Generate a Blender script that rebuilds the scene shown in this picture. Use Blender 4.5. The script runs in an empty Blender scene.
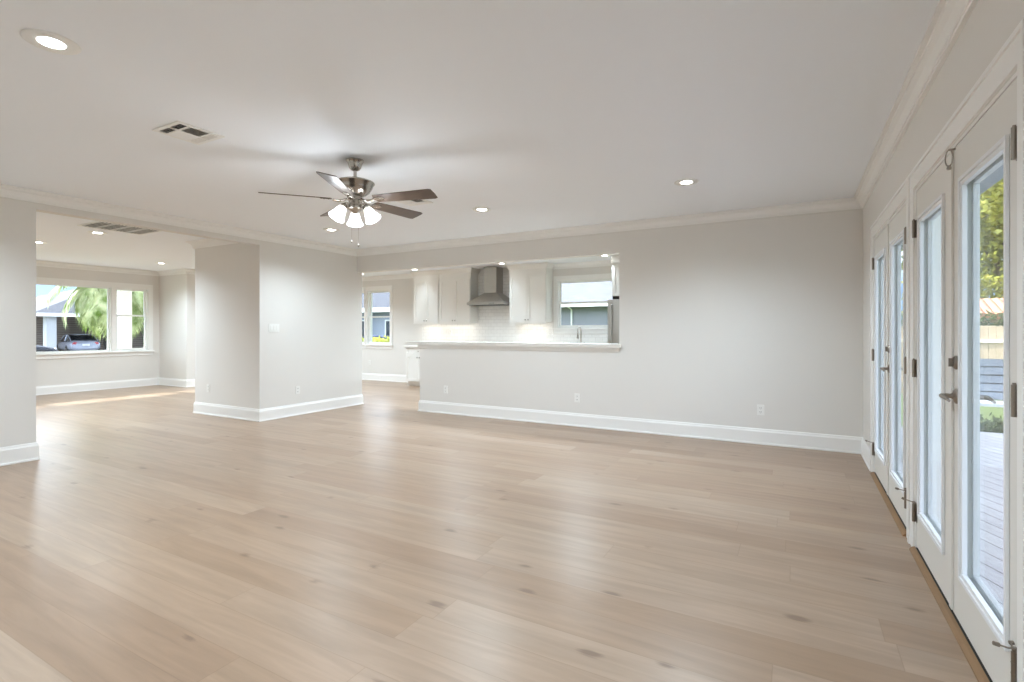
import bpy, bmesh, math, random
from mathutils import Vector, Matrix
R = math.radians
random.seed(7)
sc = bpy.context.scene
COL = sc.collection

# ------------------------------------------------------------------ camera, sky, sun, exposure
YAW = math.atan(283.5 / 513)
cd = bpy.data.cameras.new('camera'); cam = bpy.data.objects.new('camera', cd); COL.objects.link(cam)
cd.sensor_width = 36; cd.lens = 513 / 1024 * 36; cd.shift_y = -11 / 1024
cd.clip_start = 0.02; cd.clip_end = 500
cam.location = (0, 0, 1.27); cam.rotation_euler = (R(90), 0, YAW)
sc.camera = cam

w = bpy.data.worlds.new('sky'); sc.world = w; w.use_nodes = True
wn = w.node_tree.nodes; wl = w.node_tree.links
sky = wn.new('ShaderNodeTexSky'); sky.sky_type = 'NISHITA'; sky.sun_disc = False
sky.sun_elevation = R(58); sky.sun_rotation = R(-100); sky.air_density = 1.0; sky.dust_density = 0.4; sky.ozone_density = 2.5
bg = wn['Background']; bg.inputs['Strength'].default_value = 0.58
hs = wn.new('ShaderNodeHueSaturation'); hs.inputs['Saturation'].default_value = 0.42
wl.new(sky.outputs[0], hs.inputs['Color']); 
wtc = wn.new('ShaderNodeTexCoord'); wsp = wn.new('ShaderNodeSeparateXYZ'); wl.new(wtc.outputs['Generated'], wsp.inputs[0])
wr = wn.new('ShaderNodeValToRGB'); wl.new(wsp.outputs['Z'], wr.inputs[0])      # deep blue band low in the sky, clear above
wr.color_ramp.elements[0].position = 0.07; wr.color_ramp.elements[0].color = (0.11, 0.17, 0.29, 1)
wr.color_ramp.elements[1].position = 0.17; wr.color_ramp.elements[1].color = (1, 1, 1, 1)
wm = wn.new('ShaderNodeMixRGB'); wm.blend_type = 'MULTIPLY'; wm.inputs[0].default_value = 1.0
wl.new(hs.outputs[0], wm.inputs[1]); wl.new(wr.outputs[0], wm.inputs[2]); wl.new(wm.outputs[0], bg.inputs['Color'])

sd = bpy.data.lights.new('sun', 'SUN'); sun = bpy.data.objects.new('sun', sd); COL.objects.link(sun)
sd.energy = 8.0; sd.angle = R(0.6); sd.color = (1.0, 0.97, 0.92)
SUN_DIR = Vector((-0.83, -0.12, 0.41)).normalized()      # towards the sun
sun.rotation_euler = SUN_DIR.to_track_quat('Z', 'Y').to_euler()
sun.location = (-20, -10, 25)

sc.view_settings.view_transform = 'Standard'; sc.view_settings.look = 'None'
sc.view_settings.gamma = 1; sc.view_settings.use_curve_mapping = False
sc.view_settings.exposure = 0.93
SPOT_W = 98.0      # each recessed lamp
LENS_E = 14.0
BULB_W = 6.0

sc.cycles.max_bounces = 10; sc.cycles.diffuse_bounces = 6; sc.cycles.glossy_bounces = 4
sc.cycles.transmission_bounces = 8; sc.cycles.transparent_max_bounces = 12
sc.cycles.caustics_reflective = False; sc.cycles.caustics_refractive = False
sc.cycles.sample_clamp_indirect = 8.0
sc.cycles.use_denoising = True

# ------------------------------------------------------------------ materials
def srgb(r, g, b):
    def f(c):
        c /= 255.0
        return c / 12.92 if c <= 0.04045 else ((c + 0.055) / 1.055) ** 2.4
    return (f(r), f(g), f(b), 1)

def mat(name, col, rough=0.5, metal=0.0, spec=0.5, bump=None, noise=None, emit=None):
    m = bpy.data.materials.new(name); m.use_nodes = True
    N = m.node_tree.nodes; L = m.node_tree.links; p = N['Principled BSDF']
    p.inputs['Base Color'].default_value = col; p.inputs['Roughness'].default_value = rough
    p.inputs['Metallic'].default_value = metal; p.inputs['Specular IOR Level'].default_value = spec
    tc = None
    if noise or bump:
        tc = N.new('ShaderNodeTexCoord')
    if noise:                                   # (scale, amount, stretch vector)
        sc_, amt, st = noise
        mp = N.new('ShaderNodeMapping'); mp.inputs['Scale'].default_value = st
        L.new(tc.outputs['Object'], mp.inputs[0])
        nz = N.new('ShaderNodeTexNoise'); nz.inputs['Scale'].default_value = sc_; nz.inputs['Detail'].default_value = 5
        L.new(mp.outputs[0], nz.inputs['Vector'])
        mx = N.new('ShaderNodeMixRGB'); mx.blend_type = 'MIX'
        L.new(nz.outputs['Fac'], mx.inputs['Fac'])
        mx.inputs['Color1'].default_value = tuple(max(0, c * (1 - amt)) for c in col[:3]) + (1,)
        mx.inputs['Color2'].default_value = tuple(min(1, c * (1 + amt)) for c in col[:3]) + (1,)
        L.new(mx.outputs[0], p.inputs['Base Color'])
    if bump:                                    # (scale, strength)
        nb = N.new('ShaderNodeTexNoise'); nb.inputs['Scale'].default_value = bump[0]; nb.inputs['Detail'].default_value = 3
        L.new(tc.outputs['Object'], nb.inputs['Vector'])
        bp = N.new('ShaderNodeBump'); bp.inputs['Strength'].default_value = bump[1]; bp.inputs['Distance'].default_value = 0.002
        L.new(nb.outputs['Fac'], bp.inputs['Height']); L.new(bp.outputs[0], p.inputs['Normal'])
    if emit:
        p.inputs['Emission Color'].default_value = emit[0]; p.inputs['Emission Strength'].default_value = emit[1]
    return m

def glass_mat(name, tint=(0.96, 0.98, 0.98, 1), refl=0.08):
    m = bpy.data.materials.new(name); m.use_nodes = True
    N = m.node_tree.nodes; L = m.node_tree.links; N.remove(N['Principled BSDF'])
    t = N.new('ShaderNodeBsdfTransparent'); t.inputs[0].default_value = tint
    g = N.new('ShaderNodeBsdfGlossy'); g.inputs['Roughness'].default_value = 0.02
    lw = N.new('ShaderNodeLayerWeight'); lw.inputs['Blend'].default_value = 0.18
    mu = N.new('ShaderNodeMath'); mu.operation = 'MULTIPLY_ADD'; mu.inputs[1].default_value = 0.35; mu.inputs[2].default_value = refl * 0.5
    L.new(lw.outputs['Fresnel'], mu.inputs[0])
    mx = N.new('ShaderNodeMixShader'); L.new(mu.outputs[0], mx.inputs[0]); L.new(t.outputs[0], mx.inputs[1]); L.new(g.outputs[0], mx.inputs[2])
    L.new(mx.outputs[0], N['Material Output'].inputs['Surface'])
    return m

def mnode(N, L, op, a, b=None):
    n = N.new('ShaderNodeMath'); n.operation = op
    for i, v in enumerate((a, b)):
        if v is None: continue
        if isinstance(v, (int, float)): n.inputs[i].default_value = v
        else: L.new(v, n.inputs[i])
    return n.outputs[0]

def planks(name, width, length, cols, rough, y0=0.0, rot=0.0, gap=0.006, knots=True, gapcol=(0.25, 0.18, 0.12, 1), gapmix=0.45, coat=0.0):
    """boards laid along local X; cols = list of base colours picked per board"""
    m = bpy.data.materials.new(name); m.use_nodes = True
    N = m.node_tree.nodes; L = m.node_tree.links; p = N['Principled BSDF']
    tc = N.new('ShaderNodeTexCoord'); mp = N.new('ShaderNodeMapping')
    mp.inputs['Rotation'].default_value = (0, 0, rot)
    L.new(tc.outputs['Object'], mp.inputs[0])
    sp = N.new('ShaderNodeSeparateXYZ'); L.new(mp.outputs[0], sp.inputs[0])
    X, Y = sp.outputs[0], sp.outputs[1]
    yy = mnode(N, L, 'DIVIDE', mnode(N, L, 'SUBTRACT', Y, y0), width)
    row = mnode(N, L, 'FLOOR', yy); fy = mnode(N, L, 'SUBTRACT', yy, row)
    wn1 = N.new('ShaderNodeTexWhiteNoise'); wn1.noise_dimensions = '1D'; L.new(row, wn1.inputs['W'])
    xx = mnode(N, L, 'ADD', mnode(N, L, 'DIVIDE', X, length), mnode(N, L, 'MULTIPLY', wn1.outputs['Value'], 7.3))
    colm = mnode(N, L, 'FLOOR', xx); fx = mnode(N, L, 'SUBTRACT', xx, colm)
    cb = N.new('ShaderNodeCombineXYZ'); L.new(row, cb.inputs[0]); L.new(colm, cb.inputs[1])
    wn2 = N.new('ShaderNodeTexWhiteNoise'); wn2.noise_dimensions = '3D'; L.new(cb.outputs[0], wn2.inputs['Vector'])
    ramp = N.new('ShaderNodeValToRGB'); L.new(wn2.outputs['Value'], ramp.inputs[0])
    els = ramp.color_ramp.elements
    while len(els) < len(cols): els.new(0.5)
    for i, c in enumerate(cols):
        els[i].position = i / (len(cols) - 1); els[i].color = c
    # grain: noise stretched along the board, shifted per board
    gx = mnode(N, L, 'ADD', mnode(N, L, 'MULTIPLY', X, 1.3), mnode(N, L, 'MULTIPLY', wn2.outputs['Value'], 37.0))
    gy = mnode(N, L, 'MULTIPLY', Y, 16.0)
    gv = N.new('ShaderNodeCombineXYZ'); L.new(gx, gv.inputs[0]); L.new(gy, gv.inputs[1])
    nz = N.new('ShaderNodeTexNoise'); nz.inputs['Scale'].default_value = 1.0; nz.inputs['Detail'].default_value = 7; nz.inputs['Roughness'].default_value = 0.62; nz.inputs['Distortion'].default_value = 0.7
    L.new(gv.outputs[0], nz.inputs['Vector'])
    mr = N.new('ShaderNodeMapRange'); mr.inputs[1].default_value = 0.3; mr.inputs[2].default_value = 0.7; mr.inputs[3].default_value = 0.82; mr.inputs[4].default_value = 1.10
    L.new(nz.outputs['Fac'], mr.inputs[0])
    mul = N.new('ShaderNodeMixRGB'); mul.blend_type = 'MULTIPLY'; mul.inputs[0].default_value = 1.0
    L.new(ramp.outputs[0], mul.inputs[1]); L.new(mr.outputs[0], mul.inputs[2])
    out = mul.outputs[0]
    if knots:
        # broad cloudy figure + dark grain streaks + sparse knots
        sv = N.new('ShaderNodeCombineXYZ'); L.new(mnode(N, L, 'MULTIPLY', gx, 0.8), sv.inputs[0]); L.new(mnode(N, L, 'MULTIPLY', Y, 9.0), sv.inputs[1]); sv.inputs[2].default_value = 4.2
        n2 = N.new('ShaderNodeTexNoise'); n2.inputs['Scale'].default_value = 1.0; n2.inputs['Detail'].default_value = 3; n2.inputs['Distortion'].default_value = 1.0
        L.new(sv.outputs[0], n2.inputs['Vector'])
        m2 = N.new('ShaderNodeMapRange'); m2.inputs[1].default_value = 0.60; m2.inputs[2].default_value = 0.80; m2.inputs[3].default_value = 0.0; m2.inputs[4].default_value = 0.5
        L.new(n2.outputs['Fac'], m2.inputs[0])
        mk = N.new('ShaderNodeMixRGB'); L.new(m2.outputs[0], mk.inputs[0]); L.new(out, mk.inputs[1]); mk.inputs[2].default_value = (0.30, 0.20, 0.13, 1)
        kv = N.new('ShaderNodeCombineXYZ'); L.new(mnode(N, L, 'MULTIPLY', X, 1.25), kv.inputs[0]); L.new(mnode(N, L, 'MULTIPLY', Y, 2.6), kv.inputs[1])
        vo = N.new('ShaderNodeTexVoronoi'); vo.voronoi_dimensions = '2D'; vo.inputs['Scale'].default_value = 1.0; L.new(kv.outputs[0], vo.inputs['Vector'])
        wob = mnode(N, L, 'ADD', vo.outputs['Distance'], mnode(N, L, 'MULTIPLY', mnode(N, L, 'SUBTRACT', nz.outputs['Fac'], 0.5), 0.22))
        m3 = N.new('ShaderNodeMapRange'); m3.inputs[1].default_value = 0.012; m3.inputs[2].default_value = 0.060; m3.inputs[3].default_value = 0.75; m3.inputs[4].default_value = 0.0
        sc3 = N.new('ShaderNodeSeparateColor'); L.new(vo.outputs['Color'], sc3.inputs[0])
        L.new(mnode(N, L, 'ADD', wob, mnode(N, L, 'MULTIPLY', mnode(N, L, 'GREATER_THAN', sc3.outputs[0], 0.62), 5.0)), m3.inputs[0])
        mk2 = N.new('ShaderNodeMixRGB'); L.new(m3.outputs[0], mk2.inputs[0]); L.new(mk.outputs[0], mk2.inputs[1]); mk2.inputs[2].default_value = (0.16, 0.10, 0.065, 1)
        out = mk2.outputs[0]
    # seams
    ey = mnode(N, L, 'MINIMUM', fy, mnode(N, L, 'SUBTRACT', 1.0, fy))
    ex = mnode(N, L, 'MINIMUM', fx, mnode(N, L, 'SUBTRACT', 1.0, fx))
    e = mnode(N, L, 'MINIMUM', mnode(N, L, 'MULTIPLY', ey, width), mnode(N, L, 'MULTIPLY', ex, length))
    g = mnode(N, L, 'LESS_THAN', e, gap / 2)
    gm = N.new('ShaderNodeMixRGB'); L.new(mnode(N, L, 'MULTIPLY', g, gapmix), gm.inputs[0]); L.new(out, gm.inputs[1]); gm.inputs[2].default_value = gapcol
    L.new(gm.outputs[0], p.inputs['Base Color'])
    p.inputs['Roughness'].default_value = rough
    if coat: p.inputs['Coat Weight'].default_value = coat; p.inputs['Coat Roughness'].default_value = 0.25
    bp = N.new('ShaderNodeBump'); bp.inputs['Strength'].default_value = 0.12; bp.inputs['Distance'].default_value = 0.002
    L.new(mnode(N, L, 'SUBTRACT', nz.outputs['Fac'], mnode(N, L, 'MULTIPLY', g, 1.0)), bp.inputs['Height']); L.new(bp.outputs[0], p.inputs['Normal'])
    return m

def tile_mat(name, c1, c2, mortar, sx, sy, rough, swap=True, msize=0.02, bumpy=0.3):
    m = bpy.data.materials.new(name); m.use_nodes = True
    N = m.node_tree.nodes; L = m.node_tree.links; p = N['Principled BSDF']
    tc = N.new('ShaderNodeTexCoord'); mp = N.new('ShaderNodeMapping')
    mp.inputs['Rotation'].default_value = (R(90), 0, 0) if swap else (0, 0, 0)
    L.new(tc.outputs['Object'], mp.inputs[0])
    b = N.new('ShaderNodeTexBrick'); L.new(mp.outputs[0], b.inputs['Vector'])
    b.inputs['Color1'].default_value = c1; b.inputs['Color2'].default_value = c2; b.inputs['Mortar'].default_value = mortar
    b.inputs['Scale'].default_value = 1.0; b.inputs['Brick Width'].default_value = sx; b.inputs['Row Height'].default_value = sy
    b.inputs['Mortar Size'].default_value = msize * sy
    L.new(b.outputs['Color'], p.inputs['Base Color']); p.inputs['Roughness'].default_value = rough
    bp = N.new('ShaderNodeBump'); bp.inputs['Strength'].default_value = bumpy; bp.invert = True; bp.inputs['Distance'].default_value = 0.003
    L.new(b.outputs['Fac'], bp.inputs['Height']); L.new(bp.outputs[0], p.inputs['Normal'])
    return m

def leaf_mat(name, c1, c2, trans=0.35):
    m = bpy.data.materials.new(name); m.use_nodes = True
    N = m.node_tree.nodes; L = m.node_tree.links; p = N['Principled BSDF']
    tc = N.new('ShaderNodeTexCoord'); nz = N.new('ShaderNodeTexNoise'); nz.inputs['Scale'].default_value = 3.0; nz.inputs['Detail'].default_value = 6
    L.new(tc.outputs['Object'], nz.inputs['Vector'])
    r = N.new('ShaderNodeValToRGB'); r.color_ramp.elements[0].position = 0.35; r.color_ramp.elements[1].position = 0.65
    r.color_ramp.elements[0].color = c1; r.color_ramp.elements[1].color = c2
    L.new(nz.outputs['Fac'], r.inputs[0]); L.new(r.outputs[0], p.inputs['Base Color']); p.inputs['Roughness'].default_value = 0.55
    t = N.new('ShaderNodeBsdfTranslucent'); L.new(r.outputs[0], t.inputs[0])
    mx = N.new('ShaderNodeMixShader'); mx.inputs[0].default_value = trans
    L.new(p.outputs[0], mx.inputs[1]); L.new(t.outputs[0], mx.inputs[2]); L.new(mx.outputs[0], N['Material Output'].inputs['Surface'])
    return m

WALL = mat('wall_paint', srgb(225, 222, 217), 0.75, bump=(180, 0.05))
CEIL = mat('ceiling_paint', srgb(241, 244, 248), 0.85, bump=(120, 0.05))
TRIM = mat('trim_paint', srgb(240, 239, 236), 0.38)
KWHITE = mat('cabinet_paint', srgb(234, 232, 227), 0.4)
DOORW = mat('door_paint', srgb(226, 224, 218), 0.4)
LITE = mat('glazing_frame_white', srgb(236, 238, 240), 0.35)
VINYL = mat('window_vinyl', srgb(238, 239, 236), 0.35)
GLASS = glass_mat('window_glass')
NICKEL = mat('brushed_nickel', (0.44, 0.41, 0.37, 1), 0.22, 1.0, noise=(9, 0.12, (1, 1, 14)))
BRONZE = mat('aged_nickel', (0.30, 0.26, 0.22, 1), 0.35, 1.0)
STEEL = mat('stainless_steel', (0.50, 0.49, 0.46, 1), 0.3, 1.0, noise=(6, 0.1, (1, 1, 18)))
DARK = mat('dark_recess', srgb(30, 28, 26), 0.8)
GRILLE = mat('vent_inside', srgb(95, 95, 93), 0.8)
QUARTZ = mat('bar_quartz', srgb(226, 222, 215), 0.22, noise=(7, 0.06, (1, 1, 1)))
PLASTIC = mat('white_plastic', srgb(236, 235, 231), 0.35)
SLOT = mat('outlet_slots', srgb(70, 68, 64), 0.6)
FLOORM = planks('oak_floor', 0.19, 1.9, [srgb(148, 122, 100), srgb(157, 132, 110), srgb(162, 139, 118), srgb(151, 125, 102), srgb(168, 146, 126)], 0.33, y0=0.095, gap=0.004, gapcol=srgb(120, 95, 72), gapmix=0.35)
RAWOAK = mat('raw_oak', srgb(138, 106, 72), 0.6, noise=(7, 0.35, (3, 0.6, 3)))
SPLASH = tile_mat('subway_tile', srgb(240, 238, 234), srgb(234, 232, 228), srgb(214, 211, 206), 0.15, 0.075, 0.2, msize=0.04)
def lens_mat():
    return mat('lamp_lens', (1, 1, 1, 1), 0.4, emit=((1.0, 0.97, 0.92, 1), LENS_E))
LENS = lens_mat()
BULB = mat('lit_bulb', (1, 1, 1, 1), 0.4, emit=((1.0, 0.93, 0.82, 1), 4.0))
FROST = bpy.data.materials.new('frosted_glass'); FROST.use_nodes = True
_p = FROST.node_tree.nodes['Principled BSDF']; _p.inputs['Base Color'].default_value = (0.82, 0.81, 0.79, 1); _p.inputs['Roughness'].default_value = 0.25
_n = FROST.node_tree; _t = _n.nodes.new('ShaderNodeBsdfTranslucent'); _t.inputs[0].default_value = (0.80, 0.79, 0.77, 1)
_tr = _n.nodes.new('ShaderNodeBsdfTransparent')
_mx = _n.nodes.new('ShaderNodeMixShader'); _mx.inputs[0].default_value = 0.6; _m2 = _n.nodes.new('ShaderNodeMixShader'); _m2.inputs[0].default_value = 0.25
_n.links.new(_p.outputs[0], _mx.inputs[1]); _n.links.new(_t.outputs[0], _mx.inputs[2])
_n.links.new(_mx.outputs[0], _m2.inputs[1]); _n.links.new(_tr.outputs[0], _m2.inputs[2]); _n.links.new(_m2.outputs[0], _n.nodes['Material Output'].inputs['Surface'])
def blade_mat():
    m = mat('fan_blade_wood', srgb(74, 60, 50), 0.32, noise=(5, 0.35, (1.2, 16, 1)))
    return m
BLADE = blade_mat()

# ------------------------------------------------------------------ mesh helpers
class MB:
    def __init__(s): s.bm = bmesh.new()
    def box(s, x0, x1, y0, y1, z0, z1):
        v = [s.bm.verts.new(p) for p in ((x0, y0, z0), (x1, y0, z0), (x1, y1, z0), (x0, y1, z0), (x0, y0, z1), (x1, y0, z1), (x1, y1, z1), (x0, y1, z1))]
        for f in ((0, 3, 2, 1), (4, 5, 6, 7), (0, 1, 5, 4), (1, 2, 6, 5), (2, 3, 7, 6), (3, 0, 4, 7)): s.bm.faces.new([v[i] for i in f])
        return s
    def prism(s, pts, d):                       # polygon of 3D points extruded by vector d
        n = len(pts); d = Vector(d)
        a = [s.bm.verts.new(p) for p in pts]; b = [s.bm.verts.new(Vector(p) + d) for p in pts]
        s.bm.faces.new(a[::-1]); s.bm.faces.new(b)
        for i in range(n): s.bm.faces.new((a[i], a[(i + 1) % n], b[(i + 1) % n], b[i]))
        return s
    def lathe(s, prof, c=(0, 0, 0), n=32, M=None, cap=True):     # prof = [(r,z)]
        c = Vector(c); rings = []
        for r, z in prof:
            ring = []
            for i in range(n):
                a = 2 * math.pi * i / n
                p = Vector((r * math.cos(a), r * math.sin(a), z))
                if M: p = M @ p
                ring.append(s.bm.verts.new(c + p))
            rings.append(ring)
        for a, b in zip(rings, rings[1:]):
            for i in range(n):
                f = s.bm.faces.new((a[i], a[(i + 1) % n], b[(i + 1) % n], b[i])); f.smooth = True
        if cap:
            if prof[0][0] > 1e-6: s.bm.faces.new(rings[0][::-1])
            if prof[-1][0] > 1e-6: s.bm.faces.new(rings[-1])
        return s
    def tube(s, pts, r, n=10, cap=True):
        pts = [Vector(p) for p in pts]; rings = []
        rr = r if isinstance(r, (list, tuple)) else [r] * len(pts)
        up = None
        for k, p in enumerate(pts):
            t = (pts[min(k + 1, len(pts) - 1)] - pts[max(k - 1, 0)]).normalized()
            if up is None:
                up = t.orthogonal().normalized()
            up = (up - t * up.dot(t)).normalized(); side = t.cross(up)
            rings.append([s.bm.verts.new(p + (up * math.cos(2 * math.pi * i / n) + side * math.sin(2 * math.pi * i / n)) * rr[k]) for i in range(n)])
        for a, b in zip(rings, rings[1:]):
            for i in range(n):
                f = s.bm.faces.new((a[i], a[(i + 1) % n], b[(i + 1) % n], b[i])); f.smooth = True
        if cap: s.bm.faces.new(rings[0][::-1]); s.bm.faces.new(rings[-1])
        return s
    def sweep(s, path, prof, closed=False):     # path [(x,y)], room on its left; prof [(offset,z)]
        P = [Vector(p) for p in path]; n = len(P); rings = []
        for i in range(n):
            dp = (P[i] - P[i - 1]).normalized() if (i > 0 or closed) else None
            dn = (P[(i + 1) % n] - P[i]).normalized() if (i < n - 1 or closed) else None
            dp = dp or dn; dn = dn or dp
            n1 = Vector((-dp.y, dp.x)); n2 = Vector((-dn.y, dn.x))
            m_ = (n1 + n2); m_ = m_ / (1 + n1.dot(n2))
            rings.append([s.bm.verts.new((P[i].x + m_.x * o, P[i].y + m_.y * o, z)) for o, z in prof])
        k = len(prof)
        for i in range(n if closed else n - 1):
            a, b = rings[i], rings[(i + 1) % n]
            for j in range(k): s.bm.faces.new((a[j], b[j], b[(j + 1) % k], a[(j + 1) % k]))
        if not closed: s.bm.faces.new(rings[0]); s.bm.faces.new(rings[-1][::-1])
        return s
    def ring_yz(s, x0, x1, y0, y1, z0, z1, wy, wz0, wz1=None):   # rectangular frame lying in a Y-Z plane
        wz1 = wz0 if wz1 is None else wz1
        s.box(x0, x1, y0, y1, z0, z0 + wz0); s.box(x0, x1, y0, y1, z1 - wz1, z1)
        s.box(x0, x1, y0, y0 + wy, z0 + wz0, z1 - wz1); s.box(x0, x1, y1 - wy, y1, z0 + wz0, z1 - wz1)
        return s
    def ring_xz(s, x0, x1, y0, y1, z0, z1, wx, wz0, wz1=None):
        wz1 = wz0 if wz1 is None else wz1
        s.box(x0, x1, y0, y1, z0, z0 + wz0); s.box(x0, x1, y0, y1, z1 - wz1, z1)
        s.box(x0, x0 + wx, y0, y1, z0 + wz0, z1 - wz1); s.box(x1 - wx, x1, y0, y1, z0 + wz0, z1 - wz1)
        return s
    def loft(s, sections, cap=True, smooth=True):
        rings = [[s.bm.verts.new(p) for p in sec] for sec in sections]; k = len(rings[0])
        for a, b in zip(rings, rings[1:]):
            for j in range(k):
                f = s.bm.faces.new((a[j], a[(j + 1) % k], b[(j + 1) % k], b[j])); f.smooth = smooth
        if cap: s.bm.faces.new(rings[0][::-1]); s.bm.faces.new(rings[-1])
        return s

WLOC = {}
def finish(mb, bevel=0.0):
    bm = mb.bm
    bmesh.ops.recalc_face_normals(bm, faces=bm.faces)
    if bevel: bmesh.ops.bevel(bm, geom=[e for e in bm.edges if len(e.link_faces) == 2 and e.calc_face_angle(0) > 0.6], offset=bevel, segments=2, affect='EDGES', profile=0.6)
    for e in bm.edges:
        if len(e.link_faces) == 2 and e.calc_face_angle(0) > 0.65: e.smooth = False
    return bm

def obj(name, mb, m, parent=None, local=False, bevel=0.0, label=None):
    """one mesh object; its coordinates are the world's unless local"""
    bm = finish(mb, bevel)
    off = Vector((0, 0, 0))
    if parent is not None and not local: off = WLOC.get(parent.name, Vector((0, 0, 0)))
    if off.length: bmesh.ops.translate(bm, verts=bm.verts, vec=-off)
    me = bpy.data.meshes.new(name); bm.to_mesh(me); bm.free(); me.materials.append(m)
    o = bpy.data.objects.new(name, me); COL.objects.link(o)
    if parent is not None: o.parent = parent
    WLOC[o.name] = Vector(off)
    if label: o['label'] = label
    return o

def tag(o, label, cat=None, group=None, kind=None):
    o['label'] = label
    if cat: o['category'] = cat
    if group: o['group'] = group
    if kind: o['kind'] = kind
    return o

def thing(name, label, cat, loc=(0, 0, 0), rz=0.0, group=None, kind=None):
    o = bpy.data.objects.new(name, None); COL.objects.link(o); o.empty_display_size = 0.1
    o.location = loc; o.rotation_euler = (0, 0, rz); WLOC[o.name] = Vector(loc)
    return tag(o, label, cat, group, kind)

def struct(name, mb, m, label, cat, bevel=0.0):
    return tag(obj(name, mb, m, bevel=bevel), label, cat, kind='structure')

def copy_tree(o, parent=None):
    c = o.copy(); COL.objects.link(c); c.parent = parent
    for ch in list(o.children): copy_tree(ch, c)
    return c

# ------------------------------------------------------------------ dimensions
XL, XR, YF, YB, H = -6.5, 0.605, -0.41, 6.335, 2.62
XW, YK, XJ, YJ = -12.9, 9.646, -11.79, 6.45       # front window wall, kitchen wall, jog
T = 0.12

# ------------------------------------------------------------------ shell
struct('floor', MB().box(XW - 0.2, XR + 0.05, YF - 0.15, YK + 0.15, -0.12, 0.0), FLOORM, 'pale oak plank floor running through all the rooms', 'floor')
struct('ceiling', MB().box(XW - 0.2, XR + 0.15, YF - 0.15, YK + 0.15, H, H + 0.14), CEIL, 'flat white ceiling with recessed lamps', 'ceiling')
struct('roof', MB().box(XW - 0.2, XR + 0.15, YF - 0.6, YK + 0.7, H + 0.145, H + 0.3), mat('roof_deck', srgb(120, 126, 134), 0.8), 'flat house roof above the ceiling', 'roof')
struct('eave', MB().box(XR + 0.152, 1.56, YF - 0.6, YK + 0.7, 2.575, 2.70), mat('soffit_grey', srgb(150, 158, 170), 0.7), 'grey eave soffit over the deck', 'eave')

struct('wall_left', MB().box(XL - 0.13, XL, YF, 2.14, 0, H).box(XL - 0.13, XL, 2.14, 4.53, 2.452, H), WALL, 'living room wall with the wide opening to the front room', 'wall')
struct('wall_partition', MB().box(-8.05, XL, 4.53, YJ, 0, H), WALL, 'thick wall block between the front room and the kitchen passage', 'wall')
struct('wall_back', MB().box(-1.95, XR + 0.15, YB, YB + T, 0, H).box(XL, -1.95, YB, YB + T, 2.245, H).box(-5.15, -1.95, YB, YB + T, 0, 1.045), WALL, 'greige back wall with the open pass-through above a half wall', 'wall')
struct('wall_front', MB().box(XW - 0.2, XR + 0.15, YF - 0.15, YF, 0, H), WALL, 'wall behind the viewer closing the living room', 'wall')
D1, D2, DH = (2.15, 3.70), (3.945, 5.48), 2.075      # openings of the two french door pairs
struct('wall_right', MB().box(XR, XR + 0.15, YF, D1[0] - 0.024, 0, H).box(XR, XR + 0.15, D1[0] - 0.024, D1[1] + 0.024, DH + 0.005, H)
       .box(XR, XR + 0.15, D1[1] + 0.024, D2[0] - 0.024, 0, H).box(XR, XR + 0.15, D2[0] - 0.024, D2[1] + 0.024, DH + 0.005, H)
       .box(XR, XR + 0.15, D2[1] + 0.024, YB, 0, H), WALL, 'greige wall that holds the two pairs of french doors', 'wall')
# front window wall (west)
WZ0, WZ1 = 0.80, 2.20
fw = MB()
ops = [(2.78, 3.42), (3.50, 5.50), (5.58, 6.22)]
fw.box(XW - 0.15, XW, YF, YJ, 0, WZ0).box(XW - 0.15, XW, YF, YJ, WZ1, H)
prev = YF
for a, b in ops + [(YJ, YJ)]:
    if a > prev: fw.box(XW - 0.15, XW, prev, a, WZ0, WZ1)
    prev = b
struct('wall_window', fw, WALL, 'front room wall around the street windows', 'wall')
struct('wall_jog', MB().box(XW - 0.15, XJ, YJ, YK + 0.15, 0, H), WALL, 'bright short return wall beside the street windows', 'wall')
# kitchen wall (north)
KW = (-4.27, -3.05, 1.30, 2.28); DW1 = (-9.53, -8.77, 0.90, 2.27); DW2 = (-10.42, -9.63, 0.90, 2.27)
kw = MB()
segs = sorted([KW, DW1, DW2]); prev = XJ
for a, b, z0, z1 in segs:
    kw.box(prev, a, YK, YK + 0.15, 0, H); kw.box(a, b, YK, YK + 0.15, 0, z0); kw.box(a, b, YK, YK + 0.15, z1, H); prev = b
kw.box(prev, -1.7, YK, YK + 0.15, 0, H)
struct('wall_kitchen', kw, WALL, 'far kitchen and dining wall with three windows', 'wall')
struct('wall_pantry', MB().box(-1.8, -1.7, YB + T, YK, 0, H), WALL, 'kitchen side wall beyond the refrigerator', 'wall')

CROWN = [(0, H - 0.105), (0.018, H - 0.105), (0.018, H - 0.088), (0.024, H - 0.087), (0.026, H - 0.070), (0.042, H - 0.040), (0.066, H - 0.027), (0.068, H - 0.014), (0.090, H - 0.014), (0.090, H - 0.001), (0, H - 0.001)]
BASE = [(0, 0.001), (0.022, 0.001), (0.022, 0.016), (0.015, 0.022), (0.015, 0.140), (0.010, 0.152), (0.007, 0.170), (0, 0.172)]
struct('trim_1', MB().sweep([(XL, YF), (XR, YF), (XR, YB), (XL, YB)], CROWN, True), TRIM, 'white crown moulding around the living room ceiling', 'crown moulding')
struct('trim_2', MB().sweep([(-7.77, YK), (XJ, YK), (XJ, YJ), (XW, YJ), (XW, YF), (XL - 0.13, YF), (XL - 0.13, 4.53), (-8.05, 4.53), (-8.05, YJ), (XL, YJ), (XL, YB + T), (-1.8, YB + T), (-1.8, YK), (-2.0, YK)], CROWN), TRIM, 'white crown moulding around the front room and dining ceiling', 'crown moulding')
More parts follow.
